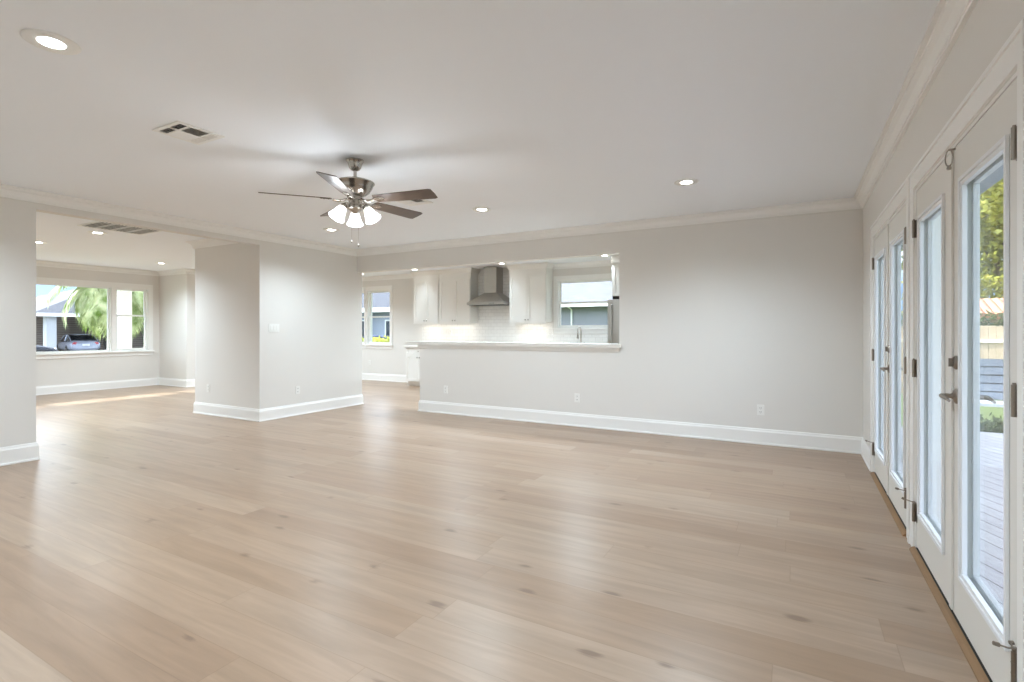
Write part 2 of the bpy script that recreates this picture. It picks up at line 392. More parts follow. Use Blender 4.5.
struct('trim_3', MB().sweep([(-2.96, YK), (-4.36, YK)], CROWN), TRIM, 'white crown moulding above the kitchen sink window', 'crown moulding')
struct('baseboard_left', MB().sweep([(XW, YF), (XL - 0.13, YF), (XL - 0.13, 2.14), (XL, 2.14), (XL, YF), (XR, YF), (XR, D1[0] - 0.098)], BASE), TRIM, 'white baseboard around the wall pier beside the wide opening', 'baseboard')
struct('baseboard_back', MB().sweep([(XR, D2[1] + 0.115), (XR, YB), (-5.15, YB), (-5.15, YB + T)], BASE), TRIM, 'tall white baseboard along the back half wall', 'baseboard')
struct('baseboard_partition', MB().sweep([(XL, YJ), (XL, 4.53), (-8.05, 4.53), (-8.05, YJ)], BASE, True), TRIM, 'white baseboard wrapping the thick wall block', 'baseboard')
struct('baseboard_front', MB().sweep([(-7.80, YK), (XJ, YK), (XJ, YJ), (XW, YJ), (XW, YF)], BASE), TRIM, 'white baseboard under the street windows and dining window', 'baseboard')
# bed moulding and corbel end under the bar slab
bed = MB().sweep([(-1.95, YB), (-5.15, YB), (-5.15, YB + T)], [(0, 0.985), (0.008, 0.985), (0.012, 1.0), (0.026, 1.028), (0.032, 1.044), (0, 1.044)])
struct('trim_4', bed, WALL, 'small moulding tucked under the bar countertop', 'moulding')

# ------------------------------------------------------------------ windows (local: x along wall, +y outwards, z up; interior face y=0)
def window(name, loc, rz, wdt, z0, z1, label, kind='fixed', meet=None, casing=True, stool=True, head=0.10, left=True, right=True, cw=0.09):
    t = thing(name, label, 'window', loc, rz, kind='structure')
    h = wdt / 2
    obj('window_frame', MB().ring_xz(-h, h, 0.0, 0.15, z0, z1, 0.022, 0.022), VINYL, t, True)
    fy = 0.05
    if kind == 'fixed':
        obj('sash', MB().ring_xz(-h + 0.022, h - 0.022, fy, fy + 0.04, z0 + 0.022, z1 - 0.022, 0.02, 0.02), VINYL, t, True)
        obj('glass', MB().box(-h + 0.04, h - 0.04, fy + 0.018, fy + 0.022, z0 + 0.04, z1 - 0.04), GLASS, t, True)
    else:
        a, b = -h + 0.022, h - 0.022
        lo = obj('lower_sash', MB().ring_xz(a, b, 0.035, 0.068, z0 + 0.022, meet + 0.018, 0.032, 0.045, 0.034), VINYL, t, True)
        obj('glass', MB().box(a + 0.03, b - 0.03, 0.049, 0.053, z0 + 0.06, meet - 0.01), GLASS, lo, True)
        up = obj('upper_sash', MB().ring_xz(a, b, 0.072, 0.105, meet - 0.018, z1 - 0.022, 0.032, 0.034, 0.032), VINYL, t, True)
        obj('glass', MB().box(a + 0.03, b - 0.03, 0.086, 0.090, meet + 0.01, z1 - 0.05), GLASS, up, True)
    if casing:
        c = MB()
        l_ = -h - (cw if left else 0.04); r_ = h + (cw if right else 0.04)
        c.box(l_, r_, -0.018, 0, z1, z1 + head)
        c.box(l_, -h, -0.018, 0, z0, z1); c.box(h, r_, -0.018, 0, z0, z1)
        obj('casing', c, TRIM, t, True, bevel=0.003)
        if stool:
            obj('window_sill', MB().box(l_ - (0.02 if left else 0), r_ + (0.02 if right else 0), -0.05, 0.0, z0 - 0.02, z0 + 0.003), TRIM, t, True, bevel=0.004)
            obj('apron', MB().box(l_, r_, -0.016, 0, z0 - 0.10, z0 - 0.0201), TRIM, t, True, bevel=0.003)
    return t

for i, ((a, b), kd, lf, rt, lab) in enumerate([
        (ops[1], 'fixed', False, False, 'large fixed street window with the palm fronds behind it'),
        (ops[2], 'hung', False, True, 'narrow double hung street window beside the white porch post'),
        (ops[0], 'hung', True, False, 'narrow double hung street window hidden behind the wall pier')]):
    window('window_%d' % (i + 1), (XW, (a + b) / 2, 0), R(90), b - a, WZ0, WZ1, lab, kd, 1.59, left=lf, right=rt)
window('window_4', ((KW[0] + KW[1]) / 2, YK, 0), 0, KW[1] - KW[0], KW[2], KW[3], 'kitchen sink window looking onto the pale neighbouring roof', 'hung', 1.82, cw=0.075, head=0.09)
window('window_5', ((DW1[0] + DW1[1]) / 2, YK, 0), 0, DW1[1] - DW1[0], DW1[2], DW1[3], 'dining window with the hedge and parked car outside', 'hung', 1.60, left=False, cw=0.07)
window('window_6', ((DW2[0] + DW2[1]) / 2, YK, 0), 0, DW2[1] - DW2[0], DW2[2], DW2[3], 'second dining window mostly hidden by the wall block', 'hung', 1.60, right=False, cw=0.07)

# ------------------------------------------------------------------ french doors in the right wall
XC = 0.595          # casing face
XD = 0.608          # leaf face
def casing_trim(name, d, lab, y_lo, y_hi):
    c = MB()
    c.box(XC, XR, y_lo, d[0] - 0.022, 0.001, DH + 0.115)
    c.box(XC, XR, d[1] + 0.022, y_hi, 0.001, DH + 0.115)
    c.box(XC, XR, d[0] - 0.022, d[1] + 0.022, DH + 0.012, DH + 0.115)
    # raised outer back band
    c.box(XC - 0.008, XC, y_lo, y_hi, DH + 0.097, DH + 0.115)
    c.box(XC - 0.008, XC, y_lo, y_lo + 0.016, 0.001, DH + 0.097); c.box(XC - 0.008, XC, y_hi - 0.016, y_hi, 0.001, DH + 0.097)
    # jamb
    c.box(XR + 0.0005, XR + 0.15, d[0] - 0.0235, d[0] - 0.002, 0.001, DH + 0.0045); c.box(XR + 0.0005, XR + 0.15, d[1] + 0.002, d[1] + 0.0235, 0.001, DH + 0.0045)
    c.box(XR + 0.0005, XR + 0.15, d[0] - 0.0019, d[1] + 0.0019, DH - 0.010, DH + 0.0045)
    return struct(name, c, TRIM, lab, 'door casing')
casing_trim('trim_5', D1, 'white casing around the nearer pair of french doors', D1[0] - 0.095, 3.822)
casing_trim('trim_6', D2, 'white casing around the farther pair of french doors', 3.826, D2[1] + 0.11)

def leaf(name, y0, y1, hinge_lo, lab, handle=False, astragal=False):
    """leaf spanning y0..y1; hinge_lo: hinges at the y0 side"""
    t = thing(name, lab, 'door', (XD, (y0 + y1) / 2, 0.03), kind='structure')
    z0, z1 = 0.032, DH - 0.013
    hs, ms = 0.085, 0.132
    g0 = y0 + (hs if hinge_lo else ms - 0.01); g1 = y1 - (ms if hinge_lo else hs)
    if not hinge_lo: g0 = y0 + ms; g1 = y1 - hs
    gz0, gz1 = 0.225, 1.905
    m = MB()
    m.box(XD, XD + 0.044, y0 + .002, y1 - .002, z0, gz0 + .02); m.box(XD, XD + 0.044, y0 + .002, y1 - .002, gz1 - .02, z1)
    m.box(XD, XD + 0.044, y0 + .002, g0 + .02, gz0 + .02, gz1 - .02); m.box(XD, XD + 0.044, g1 - .02, y1 - .002, gz0 + .02, gz1 - .02)
    obj('door_slab', m, DOORW, t)
    # glazing bead: two steps on each face
    for nm, s in (('glazing_frame', -1),):
        f = MB().ring_yz(XD - 0.012, XD - 0.0005, g0, g1, gz0, gz1, 0.016, 0.016)
        f.ring_yz(XD - 0.006, XD + 0.012, g0 + 0.0161, g1 - 0.0161, gz0 + .0161, gz1 - .0161, 0.018, 0.018)
        f.ring_yz(XD + 0.030, XD + 0.052, g0 + 0.0161, g1 - 0.0161, gz0 + .0161, gz1 - .0161, 0.018, 0.018)
        obj(nm, f, LITE, t, bevel=0.002)
    obj('glass', MB().box(XD + 0.0125, XD + 0.0295, g0 + .02, g1 - .02, gz0 + .02, gz1 - .02), GLASS, t)
    hy = y0 if hinge_lo else y1
    for hz in (1.80, 1.00, 0.17):
        hb = MB()
        hb.tube([(XD - 0.013, hy, hz), (XD - 0.013, hy, hz + 0.10)], 0.008, 12)
        for q in (0.033, 0.066): hb.tube([(XD - 0.013, hy, hz + q - .001), (XD - 0.013, hy, hz + q + .001)], 0.0088, 12)
        hb.tube([(XD - 0.013, hy, hz + 0.10), (XD - 0.013, hy, hz + 0.106)], 0.005, 10)
        s = 1 if hinge_lo else -1
        hb.box(XD - 0.003, XD + 0.001, min(hy, hy + s * 0.024), max(hy, hy + s * 0.024), hz, hz + 0.10)
        hb.box(XD - 0.014, XD - 0.001, hy - 0.0015, hy + 0.0015, hz, hz + 0.10)
        ho = obj('hinge', hb, BRONZE, t)
        if hz < 0.5:      # hinge pin door stop
            ps = MB().tube([(XD - 0.013, hy, hz + 0.110), (XD - 0.030, hy - s * 0.008, hz + 0.112), (XD - 0.055, hy - s * 0.014, hz + 0.118)], 0.0028, 8)
            ps.tube([(XD - 0.052, hy - s * 0.013, hz + 0.117), (XD - 0.066, hy - s * 0.017, hz + 0.121)], 0.0065, 10)
            ps.lathe([(0.0, 0), (0.008, 0.001), (0.009, 0.005), (0.008, 0.009), (0, 0.01)], (XD - 0.013, hy, hz + 0.105), 12)
            ps.tube([(XD - 0.013, hy, hz + 0.110), (XD - 0.016, hy + s * 0.030, hz + 0.112)], 0.0028, 8)
            ps.tube([(XD - 0.016, hy + s * 0.030, hz + 0.112), (XD - 0.006, hy + s * 0.034, hz + 0.112)], 0.006, 10)
            obj('door_stop_pin', ps, DARK if False else BRONZE, ho)
    if handle:
        ya = (y1 - 0.065) if hinge_lo else (y0 + 0.065)
        s = -1 if hinge_lo else 1
        L_ = MB()
        Mx = Matrix.Rotation(R(-90), 4, 'Y')
        L_.lathe([(0, -0.002), (0.033, 0), (0.033, 0.004), (0.026, 0.010), (0.014, 0.014), (0.010, 0.020), (0.010, 0.048), (0, 0.050)], (XD, ya, 0.985), 24, Mx)
        L_.tube([(XD - 0.043, ya + 0.0, 0.985), (XD - 0.052, ya + s * 0.006, 0.985), (XD - 0.054, ya + s * 0.040, 0.984), (XD - 0.052, ya + s * 0.085, 0.982), (XD - 0.049, ya + s * 0.112, 0.976)], [0.009, 0.010, 0.0085, 0.0075, 0.006], 12)
        obj('lever_handle', L_, BRONZE, t)
        O_ = MB()
        Mo = Matrix.Rotation(R(90), 4, 'Y')
        O_.lathe([(0, -0.002), (0.033, 0), (0.033, 0.004), (0.026, 0.010), (0.012, 0.014), (0.010, 0.048), (0, 0.050)], (XD + 0.044, ya, 0.985), 24, Mo)
        O_.tube([(XD + 0.087, ya, 0.985), (XD + 0.096, ya + s * 0.006, 0.985), (XD + 0.098, ya + s * 0.05, 0.984), (XD + 0.094, ya + s * 0.112, 0.978)], [0.009, 0.010, 0.008, 0.006], 12)
        obj('outer_lever_handle', O_, BRONZE, t)
        B_ = MB().lathe([(0, -0.002), (0.030, 0), (0.030, 0.005), (0.024, 0.012), (0, 0.013)], (XD, ya, 1.130), 24, Mx)
        B_.box(XD - 0.028, XD - 0.010, ya - 0.006, ya + 0.006, 1.112, 1.148)
        obj('deadbolt_turn', B_, BRONZE, t)
    if astragal:
        e = y1 if hinge_lo else y0
        obj('astragal', MB().box(XD - 0.010, XD - 0.0002, e - 0.022, e + 0.018, z0 + 0.01, z1 - 0.004), DOORW, t, bevel=0.003)
    return t
m1, m2 = sum(D1) / 2, sum(D2) / 2
leaf('door_1', D1[0], m1, True, 'nearest french door leaf, bearing the lever handle in front of the garden view', True)
leaf('door_2', m1, D1[1], False, 'narrow-looking leaf of the nearer french doors, beyond the lever handle', False, True)
leaf('door_3', D2[0], m2, True, 'lever-handled leaf of the farther pair of french doors', True)
leaf('door_4', m2, D2[1], False, 'last french door leaf, nearest to the back wall corner', False, True)
# loop shaped catch hanging at the head of the nearer pair
cb_ = MB(); pts = []
for i in range(17):
    a = 2 * math.pi * i / 16
    pts.append((XC - 0.010 + 0.010 * math.sin(a), 2.875 - 0.014 * math.sin(a), 2.018 + 0.036 * math.cos(a)))
cb_.tube(pts, 0.0028, 8)
cb_.lathe([(0, 0), (0.008, 0.002), (0.009, 0.01), (0.006, 0.02), (0, 0.022)], (XC - 0.010, 2.875, 1.966), 14)
cb_.box(XC - 0.013, XD - 0.0005, 2.872, 2.878, 2.050, 2.058)
tag(obj('door_catch', cb_, NICKEL), 'small hanging loop catch at the head of the nearer french doors', 'door catch')
# sills: dark weather sill and raw oak threshold strips
for k, d, lab in ((7, D1, 'nearer'), (8, D2, 'farther')):
    struct('trim_%d' % k, MB().box(XR - 0.001, XR + 0.20, d[0] - 0.001, d[1] + 0.001, 0.0005, 0.022), DARK, 'dark metal sill under the %s french doors' % lab, 'door sill')
    pr = [(XC - 0.018, 0, 0.0005), (XR - 0.0015, 0, 0.0005), (XR - 0.0015, 0, 0.022), (XC - 0.004, 0, 0.019), (XC - 0.016, 0, 0.007)]
    y0_, y1_ = d[0] - 0.015, d[1] + 0.015
    struct('trim_%d' % (k + 2), MB().prism([(x, y0_, z) for x, _, z in pr], (0, y1_ - y0_, 0)), RAWOAK, 'raw oak threshold strip along the %s french doors' % lab, 'threshold')

# ------------------------------------------------------------------ recessed lamps
def recessed():
    t = thing('recessed_light', '', 'ceiling light', (0, 0, H))
    obj('trim_ring', MB().lathe([(0.053, -0.001), (0.052, -0.006), (0.072, -0.011), (0.100, -0.009), (0.107, -0.004), (0.108, -0.001)], n=40, cap=False), PLASTIC, t, True)
    obj('lamp_lens', MB().lathe([(0.0, -0.004), (0.0515, -0.004), (0.0515, -0.001), (0, -0.001)], n=32), LENS, t, True)
    return t
proto = recessed(); first = True
LAMPS = [(-3.05, 1.06, 'large-looking recessed lamp near the front of the living room ceiling, beyond the vent', 0),
         (-0.87, 4.86, 'recessed lamp on the ceiling nearest the french doors', 0), (-3.07, 4.86, 'recessed lamp just beyond the longer fan blades', 0),
         (-5.46, 4.86, 'recessed lamp under the left fan shade, by the partition block', 0),
         (-0.87, 1.06, 'recessed lamp above the viewer outside the photo', 0), (-5.46, 1.06, 'recessed lamp near the wide opening outside the photo', 0),
         (-8.45, 3.44, 'front room recessed lamp beside the ceiling vent', 1), (-10.17, 3.37, 'front room recessed lamp half hidden by the wall pier', 1),
         (-11.19, 5.63, 'front room recessed lamp near the street windows', 1),
         (-9.13, 9.04, 'kitchen recessed lamp at the edge of the wall block', 2), (-7.44, 8.98, 'kitchen recessed lamp above the two-cabinet run', 2),
         (-5.20, 8.98, 'kitchen recessed lamp in front of the range hood', 2), (-3.02, 8.93, 'kitchen recessed lamp above the refrigerator', 2),
         (-5.20, 7.45, 'unseen recessed lamp added to brighten the kitchen, in line with the range hood', 2), (-2.95, 7.45, 'unseen recessed lamp added to brighten the kitchen, in line with the refrigerator', 2),  # second row out of sight behind the header, added to brighten the kitchen
         (-8.30, 7.60, 'unseen recessed lamp added to brighten the dining side, behind the wall block', 2), (-10.5, 8.0, 'unseen recessed lamp added for more light near the second dining window', 2),  # out of sight too, added for extra light on the dining side
         (-8.45, 1.00, 'unseen recessed lamp added to brighten the front room, behind the wall pier', 1), (-10.9, 1.00, 'unseen recessed lamp added for more light near the hidden street window', 1)]  # added behind the pier to light the front room, never visible
GR = ['recessed lamps of the living room', 'recessed lamps of the front room', 'recessed lamps of the kitchen']
for x, y, lab, g in LAMPS:
    o = proto if first else copy_tree(proto); first = False
    o.location = (x, y, H); o['label'] = lab; o['group'] = GR[g]
    ld = bpy.data.lights.new('lamp_glow', 'SPOT'); ld.energy = SPOT_W * (1.15 if y < 2 else 1.0, 1.5, 0.16 if y > 8 else 1.8)[g]; ld.spot_size = R(110 if y > 8 else 150); ld.spot_blend = 0.9; ld.shadow_soft_size = 0.06; ld.color = (0.73, 0.88, 1.0)
    lo = bpy.data.objects.new('lamp_glow', ld); COL.objects.link(lo); lo.location = (x, y, H - 0.02)

# ------------------------------------------------------------------ ceiling vents
def vent(x0, x1, y0, y1, cells, label, inside=None):
    t = thing('ceiling_vent', label, 'vent', ((x0 + x1) / 2, (y0 + y1) / 2, H))
    f = MB()
    f.box(x0, x1, y0, y0 + 0.02, H - 0.008, H - 0.0005).box(x0, x1, y1 - 0.02, y1, H - 0.008, H - 0.0005)
    f.box(x0, x0 + 0.02, y0 + 0.02, y1 - 0.02, H - 0.008, H - 0.0005).box(x1 - 0.02, x1, y0 + 0.02, y1 - 0.02, H - 0.008, H - 0.0005)
    obj('vent_frame', f, PLASTIC, t)
    obj('duct_opening', MB().box(x0 + 0.02, x1 - 0.02, y0 + 0.02, y1 - 0.02, H - 0.002, H - 0.0005), inside or DARK, t)
    lv = MB()
    for (a0, a1, b0, b1, along, tilt) in cells:       # cell in world, louvres run along x or y, tilt sign
        lv.box(a0, a1, b0, b0 + 0.006, H - 0.009, H - 0.0022).box(a0, a1, b1 - 0.006, b1, H - 0.009, H - 0.0022)
        lv.box(a0, a0 + 0.006, b0 + .006, b1 - .006, H - 0.009, H - 0.0022).box(a1 - 0.006, a1, b0 + .006, b1 - .006, H - 0.009, H - 0.0022)
        n = max(3, int(((b1 - b0) if along == 'x' else (a1 - a0)) / (0.016 if tilt else 0.036)))
        for i in range(n):
            if along == 'x':
                c = b0 + 0.008 + (b1 - b0 - 0.016) * (i + 0.5) / n; dy = 0.006 * tilt
                lv.prism([(a0 + .006, c - dy - .0006, H - 0.0025), (a0 + .006, c - dy + .0006, H - 0.0025), (a0 + .006, c + dy + .0006, H - 0.0105), (a0 + .006, c + dy - .0006, H - 0.0105)], (a1 - a0 - .012, 0, 0))
            else:
                c = a0 + 0.008 + (a1 - a0 - 0.016) * (i + 0.5) / n; dx = 0.006 * tilt
                lv.prism([(c - dx - .0006, b0 + .006, H - 0.0025), (c - dx + .0006, b0 + .006, H - 0.0025), (c + dx + .0006, b0 + .006, H - 0.0105), (c + dx - .0006, b0 + .006, H - 0.0105)], (0, b1 - b0 - .012, 0))
    obj('louvres', lv, PLASTIC, t)
    return t
def fourway(cx, cy, s, label):
    x0, x1, y0, y1 = cx - s, cx + s, cy - s, cy + s; a = x0 + 0.02; b = x1 - 0.02; c = y0 + 0.02; d = y1 - 0.02
    th = (d - c) / 4
    vent(x0, x1, y0, y1, [(a, (a + b) / 2, c, c + th, 'x', -1), ((a + b) / 2, b, c, c + th, 'x', -1),
                          ((a + b) / 2, b, c + th, d - th, 'y', 1), (a, (a + b) / 2, c + th, d - th, 'y', -1),
                          (a, (a + b) / 2, d - th, d, 'x', 1), ((a + b) / 2, b, d - th, d, 'x', 1)], label)
fourway(-3.635, 2.005, 0.155, 'square white ceiling vent between the front lamp and the fan')
fourway(-3.50, 4.19, 0.15, 'white ceiling vent showing between the fan blades')
cells = []
for k in range(4):
    a = 3.09 + 0.175 * k
    cells.append((-8.07, -7.53, a, a + 0.17, 'x', 0.0))
vent(-8.09, -7.51, 3.07, 3.81, cells, 'long four-section return vent on the front room ceiling', mat('return_filter', srgb(112, 112, 110), 0.9))

# ------------------------------------------------------------------ wall plates (local: plate in x-z plane, facing -y)
def outlet_proto():
    t = thing('power_outlet', '', 'outlet')
    obj('cover_plate', MB().box(-0.036, 0.036, -0.006, 0, -0.058, 0.058), PLASTIC, t, True, bevel=0.002)
    for z0, z1 in ((0.004, 0.040), (-0.040, -0.004)):
        f_ = obj('socket', MB().box(-0.017, 0.017, -0.0078, -0.0062, z0, z1), PLASTIC, t, True)
        zc = (z0 + z1) / 2
        for a0, a1, b0, b1 in ((-0.009, -0.006, -0.004, 0.008), (0.006, 0.009, -0.004, 0.008), (-0.002, 0.002, -0.013, -0.009)):
            obj('slot', MB().box(a0, a1, -0.0085, -0.0079, zc + b0, zc + b1), SLOT, f_, True)
    return t
po = outlet_proto(); first = True
OUT = [(-4.65, YB, 0.365, 0, 'white wall outlet at the kitchen end of the half wall', 'a'), (-2.52, YB, 0.375, 0, 'white wall outlet below the middle of the bar', 'a'),
       (-0.34, YB, 0.38, 0, 'white wall outlet low on the back wall near the doors', 'a'),
       (XL, 5.15, 0.375, R(90), 'white wall outlet below the light switches', 'b'), (-7.70, 4.53, 0.40, 0, 'white wall outlet on the end of the wall block', 'b'),
       (-9.45, YK, 0.45, 0, 'white wall outlet below the dining window', 'c'),
       (-6.93, YK - 0.012, 1.225, 0, 'backsplash outlet under the two-cabinet run', 'd'), (-4.78, YK - 0.012, 1.225, 0, 'backsplash outlet below the right upper cabinet', 'd'),
       (-4.50, YK - 0.012, 1.225, 0, 'backsplash outlet next to the sink window sill', 'd')]
for x, y, z, rz, lab, g in OUT:
    o = po if first else copy_tree(po); first = False
    o.location = (x, y, z); o.rotation_euler = (0, 0, rz); o['label'] = lab
sw = thing('light_switch', 'white three-gang light switch plate on the wall block', 'light switch', (XL, 4.755, 1.30), R(90))
obj('cover_plate', MB().box(-0.083, 0.083, -0.006, 0, -0.058, 0.058), PLASTIC, sw, True, bevel=0.002)
for k in (-1, 0, 1):
    obj('rocker', MB().box(k * 0.046 - 0.016, k * 0.046 + 0.016, -0.010, -0.0062, -0.033, 0.033), PLASTIC, sw, True, bevel=0.002)

# ------------------------------------------------------------------ ceiling fan
FX, FY = -3.065, 2.967
fan = thing('ceiling_fan', 'five-blade nickel ceiling fan with three lit frosted shades', 'ceiling fan', (FX, FY, H))
c = (FX, FY, 0)
obj('canopy', MB().lathe([(0, H - 0.0005), (0.068, H - 0.0005), (0.070, H - 0.008), (0.062, H - 0.016), (0.054, H - 0.036), (0.047, H - 0.060), (0.034, H - 0.078), (0.016, H - 0.086), (0, H - 0.087)], c), NICKEL, fan)
obj('downrod', MB().tube([(FX, FY, H - 0.084), (FX, FY, 2.465)], 0.0125, 16).lathe([(0.012, 2.490), (0.024, 2.486), (0.028, 2.470), (0.026, 2.462), (0.012, 2.460)], c), NICKEL, fan)
obj('motor_housing', MB().lathe([(0, 2.462), (0.070, 2.462), (0.120, 2.455), (0.148, 2.444), (0.152, 2.436), (0.148, 2.430), (0.142, 2.424), (0.132, 2.398), (0.110, 2.362), (0.084, 2.342), (0.064, 2.333), (0, 2.332)], c, 48), NICKEL, fan)
obj('switch_housing', MB().lathe([(0, 2.334), (0.052, 2.334), (0.056, 2.325), (0.056, 2.318), (0.066, 2.312), (0.066, 2.302), (0.050, 2.294), (0.048, 2.262), (0.060, 2.255), (0.060, 2.235), (0.044, 2.218), (0.024, 2.206), (0.014, 2.196), (0, 2.192)], c, 40), NICKEL, fan)
ZB, RB, A0 = 2.302, 0.688, -131.8
def blade(k):
    a = R(A0 + 72 * k)
    rot = Matrix.Rotation(a, 4, 'Z')
    P = lambda x, y, z: Vector((FX, FY, ZB)) + rot @ (Matrix.Rotation(R(-13), 4, 'X') @ Vector((x, y, z)))
    # slightly flared paddle with clipped tip corners
    out = [(0.185, -0.054), (0.30, -0.060), (0.50, -0.067), (0.665, -0.073), (RB, -0.064), (RB + 0.004, 0), (RB, 0.064), (0.665, 0.073), (0.50, 0.067), (0.30, 0.060), (0.185, 0.054), (0.175, 0.03), (0.175, -0.03)]
    m = MB(); up = Vector((0, 0, 1))
    m.prism([P(x, y, -0.003) for x, y in out], rot @ (Matrix.Rotation(R(-13), 4, 'X') @ Vector((0, 0, 0.006))))
    b = obj('blade', m, BLADE, fan)
    br = MB()
    pl = [(0.160, -0.010), (0.19, -0.024), (0.230, -0.026), (0.255, -0.016), (0.262, 0), (0.255, 0.016), (0.230, 0.026), (0.19, 0.024), (0.160, 0.010)]
    br.prism([P(x, y, -0.0075) for x, y in pl], rot @ Vector((0, 0, 0.0042)))
    for s in (-1, 1):
        q = [Vector((FX, FY, 0)) + rot @ Vector(v) for v in ((0.060, s * 0.012, 2.310), (0.095, s * 0.024, 2.290), (0.130, s * 0.020, 2.287), (0.170, s * 0.010, 2.294))]
        br.tube(q, 0.0055, 8)
    for sx, sy in ((0.20, 0), (0.232, 0.014), (0.232, -0.014)):
        cc = P(sx, sy, -0.008); br.lathe([(0, -0.003), (0.004, -0.002), (0.005, 0.001)], cc, 10)
    obj('blade_bracket', br, NICKEL, b)
    return b
for k in range(5): blade(k)
cam_ang = math.atan2(-FY, -FX)
for k in range(3):
    a = cam_ang + R(180 + 120 * k)
    d = Vector((math.cos(a), math.sin(a), 0))
    base = Vector((FX, FY, 2.258))
    arm = MB().tube([base + d * 0.045, base + d * 0.075 + Vector((0, 0, 0.012)), base + d * 0.088 + Vector((0, 0, 0.006)), base + d * 0.096 + Vector((0, 0, -0.012))], [0.008, 0.0075, 0.0075, 0.009], 12)
    tilt = Matrix.Rotation(R(32), 4, Vector((-d.y, d.x, 0)))       # swings the shade axis outwards
    axis = Vector((0, 0, -1)); axis = (tilt @ axis)
    if axis.dot(d) < 0: tilt = Matrix.Rotation(R(-32), 4, Vector((-d.y, d.x, 0)))
    top = base + d * 0.092 + Vector((0, 0, -0.010))
    arm.lathe([(0.0, 0.008), (0.020, 0.006), (0.027, -0.004), (0.028, -0.022), (0.024, -0.026), (0, -0.026)], top, 20, tilt)
    ao = obj('lamp_arm', arm, NICKEL, fan)
    sh = MB().lathe([(0.024, -0.022), (0.031, -0.028), (0.038, -0.045), (0.043, -0.070), (0.050, -0.092), (0.058, -0.112), (0.066, -0.126), (0.063, -0.1265), (0.055, -0.112), (0.046, -0.095), (0.040, -0.070), (0.035, -0.045), (0.028, -0.030), (0.022, -0.024)], top, 32, tilt, cap=False)
    so = obj('lamp_shade', sh, FROST, ao)
    bb = MB().lathe([(0.0, -0.028), (0.011, -0.030), (0.013, -0.045), (0.020, -0.062), (0.024, -0.078), (0.021, -0.094), (0.011, -0.104), (0, -0.107)], top, 20, tilt)
    obj('bulb', bb, BULB, so)
    pd = bpy.data.lights.new('bulb_glow', 'POINT'); pd.energy = BULB_W; pd.shadow_soft_size = 0.07; pd.color = (0.86, 0.93, 1.0)
    pp = bpy.data.objects.new('bulb_glow', pd); COL.objects.link(pp); pp.location = top + tilt @ Vector((0, 0, -0.150))
for (du, zl) in ((-0.026, 1.985), (0.026, 1.955)):
    rx, ry = math.cos(cam_ang + math.pi / 2) * du, math.sin(cam_ang + math.pi / 2) * du
    pc = MB().tube([(FX + rx, FY + ry, 2.24), (FX + rx, FY + ry, zl)], 0.0008, 6).lathe([(0, zl + 0.002), (0.004, zl - 0.003), (0.0045, zl - 0.014), (0.003, zl - 0.024), (0, zl - 0.026)], (FX + rx, FY + ry, 0), 12)
    obj('pull_chain', pc, NICKEL, fan)

# ------------------------------------------------------------------ bar
bar = tag(obj('bar_countertop', MB().box(-5.42, -1.925, YB - 0.035, YB - 0.0005, 1.0455, 1.088).box(-5.42, -1.951, YB - 0.0005, 6.78, 1.0455, 1.088), QUARTZ), 'pale quartz bar countertop lying on the half wall', 'countertop')

